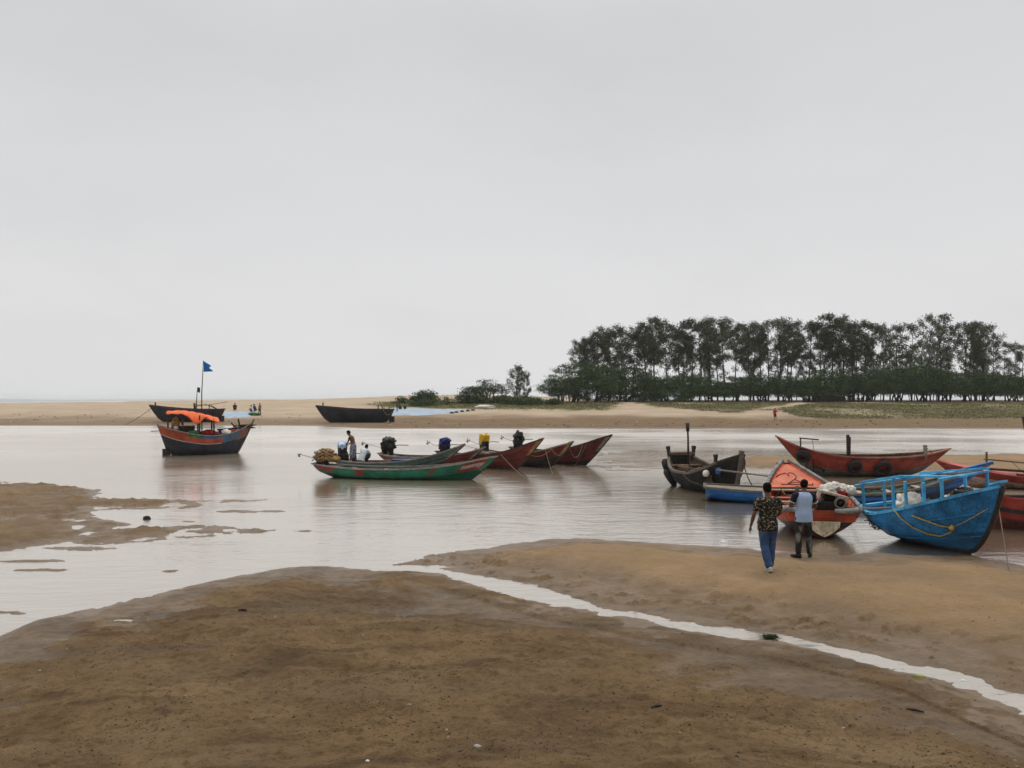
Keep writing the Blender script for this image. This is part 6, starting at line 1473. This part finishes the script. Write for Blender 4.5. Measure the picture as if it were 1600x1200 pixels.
# countless crumbs, shells and clods on the flats: one object of stuff
mb = MB(); r_ = random.Random(5)
def crumb(px, py, s_, mat):
    x, y = gp(px, py, .2); z = Hs_list.pop(0)
    s_ *= 1; vs = [Vector((x + s_ * a * r_.uniform(.6, 1.3), y + s_ * b * r_.uniform(.5, 1), z + s_ * c * r_.uniform(.4, .9))) for a, b, c in ((-1, -.6, -.2), (1, -.7, -.2), (.9, .7, -.2), (-.8, .8, -.2), (-.3, -.2, .6), (.4, .2, .7))]
    mb.add(vs, [(0, 1, 5, 4), (1, 2, 5), (2, 3, 4, 5), (3, 0, 4)], mat, False)
pts = []
for k in range(6500):
    py = HY + 260 + 330 * r_.random() ** .8; px = r_.uniform(-120, 1720); pts.append((px, py))
xy = np.array([gp(a, b, .2) for a, b in pts]); hh, md = height(xy[:, 0], xy[:, 1])[:2]
clus = fbm(xy[:, 0], xy[:, 1], .8, 3, 12.0)
keep = [i for i in range(len(pts)) if hh[i] > .04 and clus[i] > r_.uniform(-.35, .35)]
Hs_list = [hh[i] for i in keep]
for i in keep:
    q = r_.random(); crumb(*pts[i], r_.uniform(.006, .017) * (1.6 if q > .93 else 1), 0 if q < .66 else (1 if q < .985 else 2))
tag(mb.build('mud_crumbs', [mat_plain('dark mud crumbs', (.03, .02, .013), .8, .4, 20), mat_plain('brown mud crumbs', (.1, .066, .036), .9, .4, 20), mat_plain('pale shell bits', (.34, .3, .24), .6, .3, 20)]), kind='stuff')

# grass on the far bank: tufts nobody could count, one object
rs = np.random.RandomState(77)
gx = []; 
px_ = rs.uniform(540, 1720, 60000); Y_ = rs.uniform(96, 160, 60000); X_ = (px_ - 800) / F * Y_
hh, _, _, gg, _, _ = height(X_, Y_)
ok = gg > rs.uniform(.25, .8, len(gg))
c_ = np.stack([X_[ok], Y_[ok], hh[ok]], -1)[:16000]
N_ = len(c_); k_ = 4; p = np.repeat(c_, k_, 0) + rs.randn(N_ * k_, 3) * (.18, .18, 0)
d = rs.randn(N_ * k_, 3) * (.35, .35, 0) + (0, 0, 1); d /= np.linalg.norm(d, axis=1)[:, None]; L_ = rs.uniform(.06, .2, (N_ * k_, 1)); w_ = np.stack([np.cos(rs.rand(N_ * k_) * 6.28), np.sin(rs.rand(N_ * k_) * 6.28), np.zeros(N_ * k_)], -1) * .05
v = np.stack([p - w_, p + w_, p + d * L_ + w_ * .3, p + d * L_ - w_ * .3], 1).reshape(-1, 3)
gm = mat_plain('dry green grass', (.2, .185, .085), .8, .5, .3)
o = bpy.data.objects.new('grass', leafmesh('grass', v, gm)); C.objects.link(o); tag(o, kind='stuff')

# wrack and driftwood bits scattered along the far tide lines: one object of stuff
mb = MB(); r_ = random.Random(31); q_ = []
for k in range(300):
    px = r_.uniform(-60, 1660); q_.append((px, (651 if px < 480 else 655) + abs(r_.gauss(0, 5)) if r_.random() < .7 else r_.uniform(634, 664)))
q_ = [gp(a, b, .6) for a, b in q_ if a > 430 or b > 632]; hh = height(np.array([a for a, b in q_]), np.array([b for a, b in q_]))[0]
for (x, y), z in zip(q_, hh):
    if z < .08: continue
    l_ = r_.uniform(.06, .22); a = r_.random() * PI; d = Vector((math.cos(a), math.sin(a), .05)) * l_
    mb.tube([Vector((x, y, z)) - d, Vector((x, y, z + .05)), Vector((x, y, z)) + d], [.02, r_.uniform(.03, .07), .02], 5, 0 if r_.random() < .93 else 1)
tag(mb.build('beach_debris', [M['wood_dark'], litter_w]), kind='stuff')
